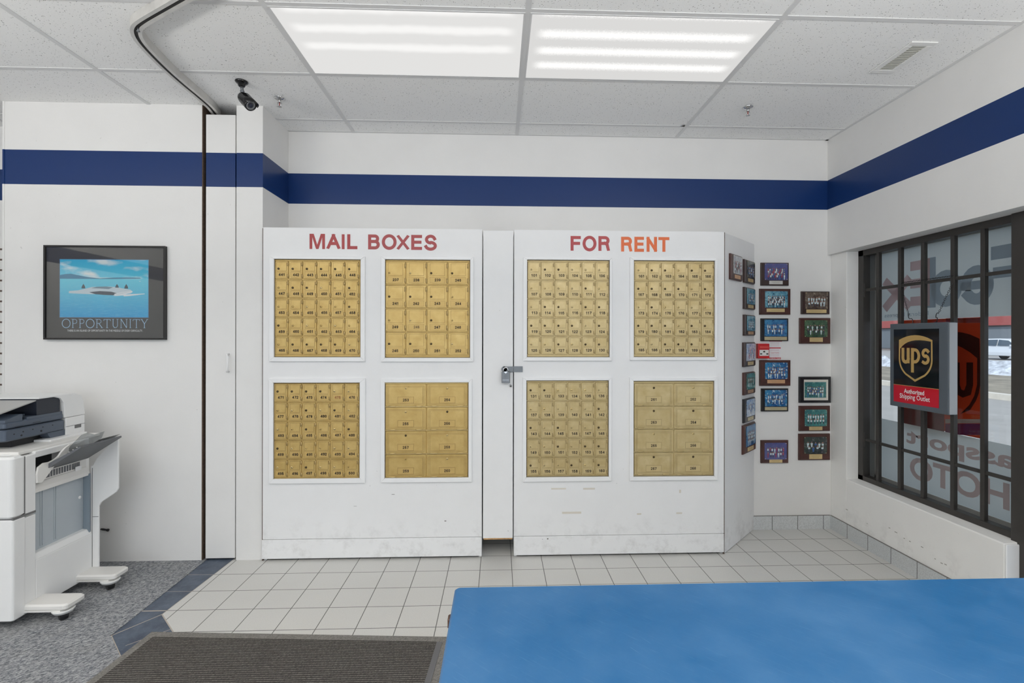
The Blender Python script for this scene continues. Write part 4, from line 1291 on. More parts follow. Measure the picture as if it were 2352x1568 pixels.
# ------------------------------------------------------------------ fire alarm and notice
a0, a1 = hy(1741, 823, -0.03), hy(1767, 789, -0.03)
fa = thing('fire_alarm_box', 'small red fire alarm pull box on the back wall between the plaques', 'fire alarm', ((a0.x + a1.x) / 2, 0, a0.z))
redp = mat('alarm_red', (186, 32, 36), 0.35)
m_ = MB(); m_.box(a0.x, a1.x, -0.032, -0.0005, a0.z, a1.z); m_.build('alarm_case', redp, fa, bevel=0.002)
xm, zh = (a0.x + a1.x) / 2, (a1.z - a0.z)
m_ = MB(); m_.box(a0.x + .012, a1.x - .006, -0.0365, -0.031, a1.z - zh * .32, a1.z - zh * .16)
m_.build('pull_bar', mat('alarm_red_light', (205, 70, 66), 0.35), fa, bevel=0.001)
m_ = MB(); m_.box(a0.x + .010, a1.x - .006, -0.0345, -0.031, a0.z + zh * .18, a0.z + zh * .58); m_.build('instruction_plate', mat('alarm_white', (226, 224, 220), 0.4), fa)
m_ = MB(); m_.prism([(xm - .010, a0.z + zh * .46), (xm + .002, a0.z + zh * .40), (xm + .012, a0.z + zh * .46), (xm + .002, a0.z + zh * .53)], 'y', -0.0352, -0.0344)
m_.box(a0.x + .014, a0.x + .030, -0.0351, -0.0344, a0.z + zh * .27, a0.z + zh * .35); m_.box(a1.x - .026, a1.x - .010, -0.0351, -0.0344, a0.z + zh * .27, a0.z + zh * .35)
m_.build('plate_marks', ink, fa)
# notice
n0, n1 = hy(1767, 824.5, 0), hy(1793, 780, 0)
fn_ = thing('fire_notice', 'white fire notice with red bars and the word CAUTION, stuck beside the alarm box', 'notice', ((n0.x + n1.x) / 2, 0, n0.z))
m_ = MB(); m_.box(n0.x, n1.x, -0.0012, -0.0003, n0.z, n1.z); m_.build('notice_sheet', mat('notice_white', (228, 226, 228), 0.5), fn_)
nr = lambda v: hy(1780, v, 0).z
m_ = MB()
b0, b1 = hy(1766.5, 783, 0), hy(1796, 778, 0)
m_.box(b0.x, b1.x, -0.0022, -0.0012, nr(784), nr(778.5)); m_.box(n0.x, n1.x, -0.002, -0.0012, nr(800), nr(797.6)); m_.box(n0.x, n1.x + .001, -0.002, -0.0012, nr(824.6), nr(820.4))
add_text(m_, 'CAUTION', lambda a, b_: (a, -0.0014, b_), hy(1770, 810, 0).x, hy(1789, 810, 0).x, nr(811.5), nr(808.7), 0.01, 2)
m_.build('red_bars', mat('notice_red', (178, 44, 58), 0.5), fn_)
m_ = MB()
add_text(m_, 'IN CASE OF FIRE', lambda a, b_: (a, -0.0024, b_), b0.x + .004, b1.x - .004, nr(783), nr(779.6), 0.01, 2)
add_text(m_, 'REMAIN CALM', lambda a, b_: (a, -0.0022, b_), n0.x + .004, n1.x - .004, nr(823.8), nr(821.3), 0.01, 2)
m_.build('white_text', mat('notice_text_white', (236, 232, 232), 0.5), fn_)
m_ = MB()
for vv in (787, 790, 794, 803, 805.5, 814, 817): m_.box(n0.x + .008, n1.x - .012, -0.0016, -0.0012, nr(vv + .35), nr(vv - .35))
m_.build('small_print', mat('notice_small_print', (190, 160, 168), 0.6), fn_)

# ------------------------------------------------------------------ framed poster
q0, q1 = hy(102, 781, YF - .02), hy(380, 565, YF - .02)
X0, X1, Z0, Z1 = q0.x - .004, q1.x, q0.z + .004, q1.z
ps = thing('framed_poster', 'black framed OPPORTUNITY poster of a snowy island in blue sea on the left wall', 'picture', ((X0 + X1) / 2, YF, Z0))
m_ = MB(); t_ = 0.011
for q in ((X0, X1, Z0, Z0 + t_), (X0, X1, Z1 - t_, Z1), (X0, X0 + t_, Z0 + t_, Z1 - t_), (X1 - t_, X1, Z0 + t_, Z1 - t_)): m_.box(q[0], q[1], YF - 0.026, YF - 0.001, q[2], q[3])
m_.build('frame', mat('black_metal_frame', (40, 38, 38), 0.3, 0.3), ps, bevel=0.0015)
m_ = MB(); m_.box(X0 + .005, X1 - .005, YF - 0.014, YF - 0.002, Z0 + .005, Z1 - .005); m_.build('poster_mat', mat('poster_black', (50, 48, 45), 0.4), ps)
i0, i1 = hy(137.5, 728, YF - .015), hy(340.5, 597, YF - .015)
ix0, ix1, iz0, iz1 = i0.x, i1.x, i0.z, i1.z
sea, nt, b = newmat('seascape_print')
v = nt.nodes.new('ShaderNodeTexCoord').outputs['Object']
sp = nt.nodes.new('ShaderNodeSeparateXYZ'); nt.links.new(v, sp.inputs[0])
hz_ = (iz1 - Z0) - 0.335 * (iz1 - iz0)
zt_r = ramp(nt, sp.outputs[2], iz0 - Z0, hz_)
seac = mixc(nt, zt_r, lin((14, 150, 206)), lin((96, 204, 226)))
mp = nd(nt, 'ShaderNodeMapping'); nt.links.new(v, mp.inputs[0]); mp.inputs['Scale'].default_value = (1, 1, 7)
seac = mixc(nt, math_(nt, 'MULTIPLY', ramp(nt, noise(nt, mp.outputs[0], 30, 5, 0.7), 0.5, 0.75), 0.5), seac, lin((130, 205, 225)))
skyc = mixc(nt, ramp(nt, sp.outputs[2], hz_, iz1 - Z0), lin((90, 200, 226)), lin((44, 172, 212)))
mp3 = nd(nt, 'ShaderNodeMapping'); nt.links.new(v, mp3.inputs[0]); mp3.inputs['Scale'].default_value = (1, 1, 2.6); mp3.inputs['Location'].default_value = (3.1, 0, 0.2)
skyc = mixc(nt, ramp(nt, noise(nt, mp3.outputs[0], 5.5, 4, 0.5), 0.48, 0.66), skyc, lin((222, 232, 234)))
cc = mixc(nt, math_(nt, 'GREATER_THAN', sp.outputs[2], hz_), seac, skyc)
nt.links.new(cc, b.inputs['Base Color']); b.inputs['Roughness'].default_value = 0.5
IX = lambda a: ix0 + a * (ix1 - ix0)
IZ = lambda a: iz1 - a * (iz1 - iz0)
m_ = MB(); yp = YF - 0.0145
m_.mat(0).poly([(ix0, yp, iz0), (ix1, yp, iz0), (ix1, yp, iz1), (ix0, yp, iz1)])
def IP(pts, mi, d): m_.mat(mi); m_.poly([(IX(a), yp - d, IZ(b_)) for a, b_ in pts])
# far hills
IP([(0, .335), (0, .27), (.05, .255), (.12, .245), (.2, .27), (.3, .30), (.45, .325), (.6, .31), (.75, .305), (.9, .31), (.92, .325), (.6, .335)], 1, .0001)
# island of snow and rock
IP([(.10, .555), (.11, .545), (.2, .535), (.3, .50), (.36, .475), (.45, .47), (.55, .465), (.64, .475), (.72, .50), (.80, .52), (.82, .555), (.80, .585), (.70, .60), (.60, .615), (.55, .615), (.45, .60), (.33, .60), (.10, .585)], 2, .0002)
IP([(.33, .565), (.45, .545), (.58, .555), (.66, .59), (.60, .617), (.50, .612), (.40, .60)], 3, .0003)
IP([(.35, .495), (.42, .47), (.52, .465), (.60, .48), (.55, .51), (.45, .50)], 4, .0003)
IP([(.60, .62), (.74, .575), (.82, .55), (.82, .565), (.74, .60), (.96, .585), (.96, .595), (.78, .63), (.72, .635), (.72, .62), (.62, .63)], 5, .0004)
IP([(.61, .595), (.70, .56), (.82, .54), (.82, .55), (.7, .575), (.62, .61)], 5, .0005)
for (a, w_, z0_2, z1_2) in ((.265, .022, .50, .43), (.645, .020, .485, .43), (.75, .022, .50, .43)):
    IP([(a - w_, z0_2), (a - w_ * .8, (z0_2 + z1_2) / 2), (a, z1_2 - .01), (a + w_ * .8, (z0_2 + z1_2) / 2), (a + w_, z0_2)], 3, .0005)
IP([(.895, .372), (.905, .365), (.915, .372), (.905, .376)], 5, .0002)
m_.build('poster_picture', [sea, mat('print_far_hills', (40, 120, 156), .5), mat('print_snow', (196, 212, 220), .5), mat('print_rock', (52, 66, 80), .5), mat('print_grey_slope', (110, 136, 152), .5), mat('print_ledge', (224, 230, 234), .5)], ps)
# OPPORTUNITY in thin capitals with serifs
t0, t1 = hy(142, 752.5, YF - .015), hy(340, 733, YF - .015)
titm = mat('poster_title', (150, 186, 214), 0.5)
m_ = MB()
TW, TH = t1.x - t0.x, t1.z - t0.z
GL = {
    'O': ([[(.5 + .46 * math.cos(t), .5 + .5 * math.sin(t)) for t in [2 * PI * k / 18 for k in range(19)]]], []),
    'P': ([[(.22, 0), (.22, 1)]], [[(.22, .97)] + arc(.56, .735, .30, .235, 90, -90) + [(.22, .5)]]),
    'R': ([[(.2, 0), (.2, 1)], [(.48, .5), (.92, .02)]], [[(.2, .97)] + arc(.52, .745, .27, .225, 90, -90) + [(.2, .52)]]),
    'T': ([[(.5, 0), (.5, 1)]], [[(.04, .97), (.96, .97)], [(.04, .97), (.04, .80)], [(.96, .97), (.96, .80)]]),
    'U': ([[(.2, 1), (.2, .25), (.35, .05), (.5, .02)]], [[(.5, .02), (.68, .06), (.8, .25), (.8, 1)]]),
    'N': ([[(.15, 1), (.85, 0)]], [[(.15, 0), (.15, 1)], [(.85, 0), (.85, 1)]]),
    'I': ([[(.5, 0), (.5, 1)]], []),
    'Y': ([[(.1, 1), (.5, .48)], [(.5, .5), (.5, 0)]], [[(.5, .48), (.9, 1)]]),
}
SER = {'P': [(.22, 0), (.12, 1)], 'R': [(.2, 0), (.1, 1), (.92, 0)], 'T': [(.5, 0)], 'U': [(.2, 1), (.8, 1)], 'N': [(.15, 0), (.15, 1), (.85, 1)], 'I': [(.5, 0), (.5, 1)], 'Y': [(.5, 0), (.1, 1), (.9, 1)], 'O': []}
wds = {'O': 1.15, 'P': .82, 'R': .95, 'T': .95, 'U': .98, 'N': 1.05, 'I': .42, 'Y': .95}
word = 'OPPORTUNITY'; tot = sum(wds[c] for c in word) + 0.12 * 10; xx = 0
for c in word:
    cw = wds[c] / tot * TW
    Pm = lambda a, b_: (t0.x + (xx + a), YF - 0.0148, t0.z + b_)
    for ln in GL[c][0]: ribbon(m_, [(a * cw, b_ * TH) for a, b_ in ln], 0.0040, Pm, cap=False)
    for ln in GL[c][1]: ribbon(m_, [(a * cw, b_ * TH) for a, b_ in ln], 0.0028, Pm, cap=False)
    for a, b_ in SER[c]: ribbon(m_, [(a * cw - .007, b_ * TH), (a * cw + .007, b_ * TH)], 0.0018, Pm, cap=False)
    xx += cw + 0.12 / tot * TW
m_.build('poster_title', titm, ps)
m_ = MB()
a_, b2_ = hy(154.5, 761.3, YF - .015), hy(327.5, 757.0, YF - .015)
add_text(m_, 'THERE IS AN ISLAND OF OPPORTUNITY IN THE MIDDLE OF EVERY DIFFICULTY.', lambda a, b_: (a, YF - 0.0148, b_), a_.x, b2_.x, a_.z, b2_.z, 0.0, 2)
m_.build('poster_caption', mat('poster_caption_white', (226, 228, 230), 0.5), ps)
m_ = MB()   # pale keyline around the picture
for q in ((ix0 - .003, ix1 + .003, iz0 - .003, iz0), (ix0 - .003, ix1 + .003, iz1, iz1 + .003), (ix0 - .003, ix0, iz0, iz1), (ix1, ix1 + .003, iz0, iz1)): m_.box(q[0], q[1], yp - .0004, yp + .0002, q[2], q[3])
m_.build('keyline', mat('keyline_blue', (90, 120, 160), .5), ps)
m_ = MB(); m_.box(X0 + .006, X1 - .006, YF - 0.0195, YF - 0.0185, Z0 + .006, Z1 - .006); m_.build('poster_glass', glass_mat('poster_glass', (1, 1, 1), 1.3), ps)

# ------------------------------------------------------------------ slat wall in the far left recess
m_ = MB()
m_.mat(0).box(-8.2, -5.9, -0.014, -0.001, 0.25, 2.188)
zz = 2.111
k = 0
while zz > 0.3:
    m_.mat(1).box(-8.2, -5.9, -0.0146, -0.0138, zz - 0.0065, zz + 0.0065)
    zz -= 0.0756
tag(m_.build('slatwall_panel', [mat('slat_white', (232, 231, 228), .45), mat('slat_groove', (98, 84, 76), .8)], None, (-7.05, 0, 0.25)), 'white slatwall panel with dark grooves in the recess at the far left', 'wall panel')

# ------------------------------------------------------------------ ceiling things
def ceiling_light(label, x0, x1, y0, y1, dm, loc):
    o = thing('ceiling_light', label, 'ceiling light', loc, 0, 'lit fluorescent ceiling panels')
    m_ = MB(); f_ = 0.008
    for q in ((x0, x1, y0, y0 + f_), (x0, x1, y1 - f_, y1), (x0, x0 + f_, y0 + f_, y1 - f_), (x1 - f_, x1, y0 + f_, y1 - f_)): m_.box(q[0], q[1], q[2], q[3], CEIL - 0.006, CEIL + 0.002)
    m_.build('light_frame', grid_m, o)
    m_ = MB(); m_.box(x0 + f_, x1 - f_, y0 + f_, y1 - f_, CEIL - 0.004, CEIL - 0.001)
    m_.build('diffuser', dm, o)
    return o


y0, y1 = GY - 2 * F2 + hw, GY - F2 - hw
# tube rows: measured from the streaks in each panel
def ty(u, v): return hz(u, v, CEIL - 0.004).y
dmL = diffuser_mat('prismatic_diffuser', 0.74, 0.95, [-0.20, -0.03, 0.115, 0.255], 0, 0, 60, 0, 0)
dmR = diffuser_mat('frosted_diffuser', 0.70, 1.02, [ty(1500, 32) - (y0 + y1) / 2, ty(1500, 84) - (y0 + y1) / 2, ty(1500, 122) - (y0 + y1) / 2, ty(1500, 155) - (y0 + y1) / 2], 0, 0, 120, 0, 0)
ycen = (y0 + y1) / 2
dmL = diffuser_mat('prismatic_diffuser', 0.76, 0.93, [ty(900, 22) - ycen, ty(900, 68) - ycen, ty(900, 109) - ycen], 0, 0, 3, 0, 0)
lt1 = ceiling_light('left lit fluorescent ceiling panel, smooth with faint streaks', GX - 2 * F4 + hw, GX - F4 - hw, y0, y1, dmL, (GX - 1.5 * F4, ycen, CEIL - 0.006))
lt2 = ceiling_light('right lit fluorescent ceiling panel, mottled with four bright streaks', GX - F4 + hw, GX - hw, y0, y1, dmR, (GX - 0.5 * F4, ycen, CEIL - 0.006))


def sprinkler(u, v, label):
    p = hz(u, v, CEIL)
    o = thing('sprinkler', label, 'sprinkler', (p.x, p.y, CEIL), 0, 'chrome fire sprinklers in the ceiling')
    m_ = MB(); m_.lathe([(0, 0.032), (0.002, 0.033), (0.006, 0.028), (0.010, 0.018), (0.0105, 0.010)], (p.x, p.y, CEIL), (0, 0, -1), 24); m_.build('escutcheon', chrome, o)
    m_ = MB(); m_.cyl((p.x, p.y, CEIL - .008), (p.x, p.y, CEIL - .030), 0.010, 0.008, 12)
    m_.tube([(p.x - .009, p.y, CEIL - .028), (p.x - .012, p.y, CEIL - .040), (p.x - .004, p.y, CEIL - .054)], .002, 6); m_.tube([(p.x + .009, p.y, CEIL - .028), (p.x + .012, p.y, CEIL - .040), (p.x + .004, p.y, CEIL - .054)], .002, 6)
    m_.build('sprinkler_body', chrome, o)
    m_ = MB(); m_.cyl((p.x, p.y, CEIL - .030), (p.x, p.y, CEIL - .052), 0.003, n=8); m_.build('glass_bulb', mat('red_bulb', (150, 40, 36), .2), o)
    m_ = MB(); m_.lathe([(0, .004), (.001, .013), (.003, .014), (.0035, .003)], (p.x, p.y, CEIL - .053), (0, 0, -1), 16); m_.build('deflector', chrome, o)


sprinkler(642, 225, 'chrome ceiling sprinkler beside the black security camera')
sprinkler(1718, 246, 'chrome ceiling sprinkler above the cabinet marked FOR RENT, right of the light panels')

# security camera
cb = hz(555, 187, CEIL)
sc_o = thing('security_camera', 'black bullet security camera hanging from the ceiling left of the sprinkler', 'camera', (cb.x, cb.y, CEIL))
m_ = MB(); m_.lathe([(0, .036), (.004, .037), (.012, .030), (.016, .022), (.030, .018), (.034, .012)], cb, (0, 0, -1), 24); m_.build('camera_base', gloss_black, sc_o)
e0 = cb + Vector((0, 0, -.034)); e1 = cb + Vector((.006, -.004, -.060))
m_ = MB(); m_.cyl(e0 + Vector((0, 0, .004)), e1, .010, .009, 12); m_.lathe([(0, .004), (.004, .011), (.010, .013), (.016, .011), (.020, .004)], e1 + Vector((0, 0, .008)), (0, 0, -1), 16); m_.build('swivel_joint', steel, sc_o)
cdir = Vector((0.66, -0.30, -0.68)).normalized()
c0 = e1 + Vector((0, 0, -.010)) - cdir * 0.012 + Vector((0, 0, -.022))
m_ = MB(); m_.lathe([(0, .010), (.004, .022), (.014, .030), (.030, .033), (.100, .034), (.112, .0335), (.112, .029), (.106, .028)], c0, cdir, 28); m_.build('camera_body', gloss_black, sc_o)
m_ = MB()
upv = (Vector((0, 0, 1)) - cdir * cdir.z).normalized(); sd_ = cdir.cross(upv)
# sunshield over the lens
ringA, ringB = [], []
for k in range(13):
    a = math.radians(10 + 160 * k / 12); o_ = sd_ * math.cos(a) + upv * math.sin(a)
    ringA.append(m_.addv(c0 + cdir * .04 + o_ * .0365)); ringB.append(m_.addv(c0 + cdir * (.112 + .026 * math.sin(a)) + o_ * .0365))
m_.smooth = True
for k in range(12): m_.face((ringA[k], ringA[k + 1], ringB[k + 1], ringB[k]))
o = m_.build('sun_shield', gloss_black, sc_o); sm = o.modifiers.new('solid', 'SOLIDIFY'); sm.thickness = .0025
m_ = MB(); fc = c0 + cdir * .107
m_.mat(0).cyl(fc - cdir * .004, fc, .028, n=24)
m_.mat(1)
for k in range(18):
    a = 2 * PI * k / 18; q = fc + (sd_ * math.cos(a) + upv * math.sin(a)) * .0225; m_.cyl(q, q + cdir * .002, .0028, n=8)
m_.mat(2).cyl(fc, fc + cdir * .004, .012, n=18)
m_.build('lens_ring', [mat('camera_face_grey', (70, 72, 76), .3), mat('infrared_led', (190, 194, 200), .2, .3), mat('lens_glass', (20, 30, 52), .05)], sc_o)

# ceiling track for the folding shutter
tp = [(-3.80, -1.585), (-3.922, -1.514), (-4.10, -1.411), (-4.235, -1.332), (-4.295, -1.29), (-4.335, -1.235), (-4.362, -1.16), (-4.380, -1.06), (-4.400, -0.90), (-4.408, -0.75), (-4.410, -0.60), (-4.415, -0.48), (-4.43, -0.40), (-4.445, -0.34)]
def chaikin(p):
    q = [p[0]]
    for a, b_ in zip(p, p[1:]):
        q += [(a[0] * .75 + b_[0] * .25, a[1] * .75 + b_[1] * .25), (a[0] * .25 + b_[0] * .75, a[1] * .25 + b_[1] * .75)]
    return q + [p[-1]]
tp = [(-3.5, -1.76)] + tp
tp2 = chaikin(chaikin(tp))
def sweep(mb, path, prof):
    rings = []
    for i, p in enumerate(path):
        a = Vector(path[max(0, i - 1)]); c = Vector(path[min(len(path) - 1, i + 1)]); d = (c - a).normalized(); n_ = Vector((-d.y, d.x))
        rings.append([mb.addv((p[0] + n_.x * s, p[1] + n_.y * s, z)) for s, z in prof])
    n = len(prof)
    for a, b_ in zip(rings, rings[1:]):
        for i in range(n): mb.face((a[i], a[(i + 1) % n], b_[(i + 1) % n], b_[i]))
    mb.face(rings[0][::-1]); mb.face(rings[-1])
zb3, ztk = 2.962, CEIL - 0.0005
tr_o = thing('ceiling_track', 'curved pale metal shutter track on the ceiling leading into the wall slot', 'track', (-4.3, -1.2, zb3))
trm = mat('track_aluminium', (206, 204, 200), .38, .3, .06, 20)
m_ = MB()
sweep(m_, tp2, [(-.024, zb3), (-.008, zb3), (-.008, zb3 + .006), (-.020, zb3 + .006), (-.020, ztk), (-.024, ztk)])
sweep(m_, tp2, [(.008, zb3), (.024, zb3), (.024, ztk), (.020, ztk), (.020, zb3 + .006), (.008, zb3 + .006)])
m_.build('track_channel', trm, tr_o)
m_ = MB(); sweep(m_, tp2, [(-.0085, zb3 + .003), (.0085, zb3 + .003), (.0195, ztk - .004), (-.0195, ztk - .004)]); m_.build('track_slot', mat('track_slot_dark', (34, 33, 32), .7), tr_o)
kx = tp2[len(tp2) * 5 // 15]
m_ = MB(); m_.cyl((-4.286, -1.288, zb3 - .012), (-4.286, -1.288, zb3 + .004), .004, n=8); m_.box(-4.292, -4.280, -1.292, -1.284, zb3 - .016, zb3 - .010); m_.build('track_screw', steel, tr_o)

# air vent
vt = thing('air_vent', 'white rectangular air vent with slats in the ceiling near the window wall', 'vent', (-0.345, -1.12, CEIL))
vx0, vx1, vy0, vy1 = -0.420, -0.278, -1.268, -0.968
m_ = MB(); ww = 0.034
for q in ((vx0, vx1, vy0, vy0 + ww), (vx0, vx1, vy1 - ww, vy1), (vx0, vx0 + ww, vy0 + ww, vy1 - ww), (vx1 - ww, vx1, vy0 + ww, vy1 - ww)): m_.box(q[0], q[1], q[2], q[3], CEIL - 0.008, CEIL - 0.0005)
m_.build('vent_frame', mat('vent_white', (232, 232, 230), .4), vt, bevel=.003)
m_ = MB(); m_.box(vx0 + ww, vx1 - ww, vy0 + ww, vy1 - ww, CEIL - .0015, CEIL - .0005); m_.build('vent_duct', mat('duct_dark', (60, 60, 58), .8), vt)
m_ = MB()
for k in range(15):
    yy = vy0 + ww + (vy1 - vy0 - 2 * ww) * (k + .5) / 15
    m_.poly([(vx0 + ww, yy - .004, CEIL - .002), (vx1 - ww, yy - .004, CEIL - .002), (vx1 - ww, yy + .001, CEIL - .0070), (vx0 + ww, yy + .001, CEIL - .0070)])
m_.build('vent_slats', mat('vent_slat_grey', (176, 176, 168), .4), vt)

# ------------------------------------------------------------------ counter and mat
CZ = 0.95
ct = thing('counter', 'long worn blue laminate counter across the near right foreground', 'counter', (-1.6, -3.0, 0))
m_ = MB(); m_.rbox(-2.6385, -0.62, -3.42, -2.690, CZ - 0.04, CZ, 0.008); m_.build('counter_top', blue_m, ct)
m_ = MB(); m_.box(-2.60, -0.66, -3.40, -2.74, 0.08, CZ - .04); m_.box(-2.57, -0.69, -3.36, -2.78, 0.0, .08); m_.build('counter_base', mat('counter_base_white', (206, 206, 204), .5), ct)
m_ = MB(); m_.rbox(-2.6445, -2.634, -2.79, -2.77, CZ - .030, CZ - .012, .003); m_.build('edge_catch', mat('brown_plastic', (86, 62, 50), .5), ct)

fm = thing('floor_mat', 'dark grey ribbed entrance mat lying over the carpet edge and white tiles', 'mat', (-3.58, -2.0, 0.003), math.radians(-3.6))
m_ = MB(); m_.box(-.70, .70, -.62, .70, 0.0002, .008); m_.build('mat_pile', matrib_m, fm, world=False)
m_ = MB(); q = .745
m_.box(-.74, .76, .70, .745, 0.0002, .006); m_.box(-.74, .76, -.665, -.62, .0002, .006); m_.box(-.74, -.70, -.62, .70, .0002, .006); m_.box(.70, .76, -.62, .70, .0002, .006)
m_.build('mat_border', [matedge_m], fm, world=False, bevel=.002)
m_ = MB(); m_.box(.695, .722, -.62, .70, .006, .0085); m_.build('mat_seam', mat('mat_rubber', (96, 96, 98), .6), fm, world=False)

# ------------------------------------------------------------------ copier
cp = thing('photocopier', 'large white office photocopier with dark blue-grey scanner, by the left wall', 'photocopier', (-5.28, -0.90, 0.003))
cw = mat('copier_white', (236, 236, 235), .38, 0, .01, 5); cw2 = mat('copier_white_warm', (228, 226, 222), .4)
cg = mat('copier_grey_panel', (176, 184, 190), .4, 0, .02, 5); cdk = mat('scanner_blue_grey', (76, 86, 100), .38); cdd = mat('copier_black', (26, 27, 30), .5)
cdg = mat('tray_dark_grey', (96, 98, 102), .45); seam = mat('seam_dark', (110, 110, 110), .7)
XS0, XR_ = -5.60, -4.98
m_ = MB()
m_.box(XS0, -5.032, -1.13, -.64, .05, .875)                 # core
m_.box(-5.04, XR_, -1.135, -1.044, .047, .545)              # near pillar, lower
m_.box(-5.04, XR_, -1.044, -.682, .047, .300)               # apron
m_.prism([(-5.04, .300), (XR_, .300), (-4.998, .330), (-5.04, .335)], 'y', -1.044, -.682)
m_.box(-5.04, XR_, -1.100, -1.044, .549, .862)              # near pillar, upper
m_.box(-5.04, -4.984, -1.044, -.70, .838, .872)             # rail over the exit
m_.build('copier_body', cw, cp, bevel=.004)
m_ = MB(); m_.rbox(XS0, -4.972, -1.182, -1.104, .563, .872, .022, 5); m_.build('front_cover', cw, cp)
m_ = MB(); m_.rbox(XS0, -4.976, -1.172, -1.10, .047, .555, .012, 4); m_.build('front_door', cw, cp)
m_ = MB(); m_.box(XS0, -4.979, -1.166, -1.045, .553, .565); m_.box(-5.0, -4.983, -1.1045, -1.0995, .565, .86); m_.box(-5.0, -4.983, -1.046, -1.042, .05, .30); m_.build('seam', seam, cp)
m_ = MB(); m_.box(-5.6, -5.0, -1.12, -.60, .868, .886); m_.build('top_deck', cw2, cp, bevel=.005)
# side panel with ribs
m_ = MB(); m_.box(-5.034, -5.022, -1.044, -.700, .30, .672)
for yy in (-.962, -.880):
    m_.prism([(yy - .016, -0), (yy + .016, 0)], 'z', 0, 0) if False else None
    m_.box(-5.022, -5.0195, yy - .013, yy - .005, .345, .66); m_.box(-5.022, -5.0185, yy - .001, yy + .005, .345, .66)
m_.build('side_panel', cg, cp, bevel=.001)
m_ = MB(); m_.lathe([(0, .009), (.003, .009), (.005, .006), (.0052, 0)], (-5.022, -.722, .527), (1, 0, 0), 16); m_.build('panel_button', cw, cp)
m_ = MB(); m_.prism([(-5.022, .30), (-4.986, .275), (-4.986, .66), (-5.022, .66)], 'y', -.699, -.688); m_.build('side_reveal', mat('reveal_blue_grey', (128, 140, 150), .4), cp)
# grille ledge
m_ = MB(); m_.prism([(-5.034, .655), (-4.990, .650), (-4.990, .672), (-5.006, .700), (-5.034, .705)], 'y', -1.044, -.69); m_.box(-5.036, -5.010, -1.044, -.69, .70, .752); m_.build('exit_ledge', cw2, cp, bevel=.002)
m_ = MB(); m_.box(-5.004, -5.0005, -.775, -.735, .695, .72); m_.build('warning_label', mat('label_white', (240, 240, 240), .5), cp)
m_ = MB()
yy = -.985
i = 0
while yy < -.735:
    wd = .004 if (i < 6 or i > 14) else .011
    m_.box(-5.011, -5.0085, yy, yy + wd, .708, .742); yy += wd + (.003 if (i < 6 or i > 14) else .006); i += 1
m_.build('exit_grille', cdg, cp)
# exit opening
m_ = MB(); m_.box(-5.033, -5.026, -1.04, -.90, .755, .838); m_.box(-5.028, -5.0, -1.03, -.93, .775, .79); m_.build('paper_exit', cdd, cp)
m_ = MB()
ARM = [(85, 1109), (84, 1090), (87, 1073), (100, 1063), (112, 1061), (124, 1055), (133, 1048), (140, 1038), (149, 1028), (160, 1020), (176, 1018), (192, 1010), (196, 1022), (178, 1026), (160, 1035), (146, 1046), (130, 1062), (118, 1078), (106, 1094), (95, 1108)]
armp = [hx(u, v, -4.972) for u, v in ARM]
m_.prism([(p.y, p.z) for p in armp], 'x', -4.979, -4.968); m_.build('tray_arm', cw2, cp, bevel=.001)
# sloping output tray reaching out past the side
m_ = MB()
m_.prism([(-5.02, .748), (-4.995, .752), (-4.80, .876), (-4.802, .886), (-5.02, .765)], 'y', -.985, -.695); m_.build('output_tray', cdg, cp, bevel=.001)
m_ = MB()
for k in range(9): m_.box(-4.99 + k * .02, -4.984 + k * .02, -.984 + .006, -.975, .775 + k * .0127, .778 + k * .0127)
for k in range(6): m_.box(-4.98 + k * .028, -4.972 + k * .028, -.80, -.79, .779 + k * .0178, .783 + k * .0178)
m_.build('tray_ribs', cw2, cp)
clear = glass_mat('clear_smoke_plastic', (.72, .74, .75), 2.0)
m_ = MB()
m_.prism([(-4.985, .790), (-4.79, .905), (-4.775, .942), (-4.80, .934), (-4.83, .925), (-4.87, .935), (-4.90, .922), (-4.96, .86), (-4.99, .80)], 'y', -.86, -.856); m_.prism([(-4.99, .778), (-4.80, .895), (-4.80, .898), (-4.99, .781)], 'y', -.86, -.71); m_.build('paper_guide', clear, cp)
# rear wing
m_ = MB(); YW = -.682
wing = [(p.x, p.z) for p in [hy(u, v, YW) for u, v in ((208, 1308), (226, 1302), (226, 1163), (232, 1153), (266, 1130), (271, 1122), (271, 1006), (258, 1015), (246, 1026), (233, 1040), (222, 1052), (213, 1068), (208, 1070))]]
m_.prism(wing, 'y', YW, YW + .012); m_.build('rear_wing', cw, cp, bevel=.003)
m_ = MB(); m_.box(-4.979, -4.945, -.6835, -.6815, .3965, .399); m_.box(-4.9805, -4.979, -.684, -.682, .05, .69); m_.build('wing_seam', seam, cp)
# scanner unit
XSC = -5.10
m_ = MB(); m_.box(XS0, XSC - .05, -1.0, -.70, .884, .925); m_.build('output_bay', cdd, cp)
m_ = MB(); m_.box(XS0, XSC + .002, -.725, -.592, .884, .998); m_.box(-5.16, -5.06, -.87, -.62, .884, .898); m_.build('rear_column', cw, cp, bevel=.004)
m_ = MB(); m_.box(XSC + .002, XSC + .0035, -.665, -.62, .925, .945); m_.box(XSC + .001, XSC + .0035, -.725, -.592, .944, .946); m_.build('column_recess', seam, cp)
m_ = MB(); m_.rbox(XS0, XSC, -1.085, -.727, .928, .990, .014, 4); m_.prism([(-.80, .885), (-.727, .885), (-.727, .930), (-.84, .930), (-.83, .91)], 'x', XS0, XSC - .002); m_.build('scanner', cdk, cp)
m_ = MB(); m_.rbox(XS0, XSC, -1.085, -.735, .994, 1.028, .014, 4); m_.box(XS0, XSC - .004, -.96, -.745, 1.026, 1.040); m_.build('feeder_base', cdk, cp)
m_ = MB()
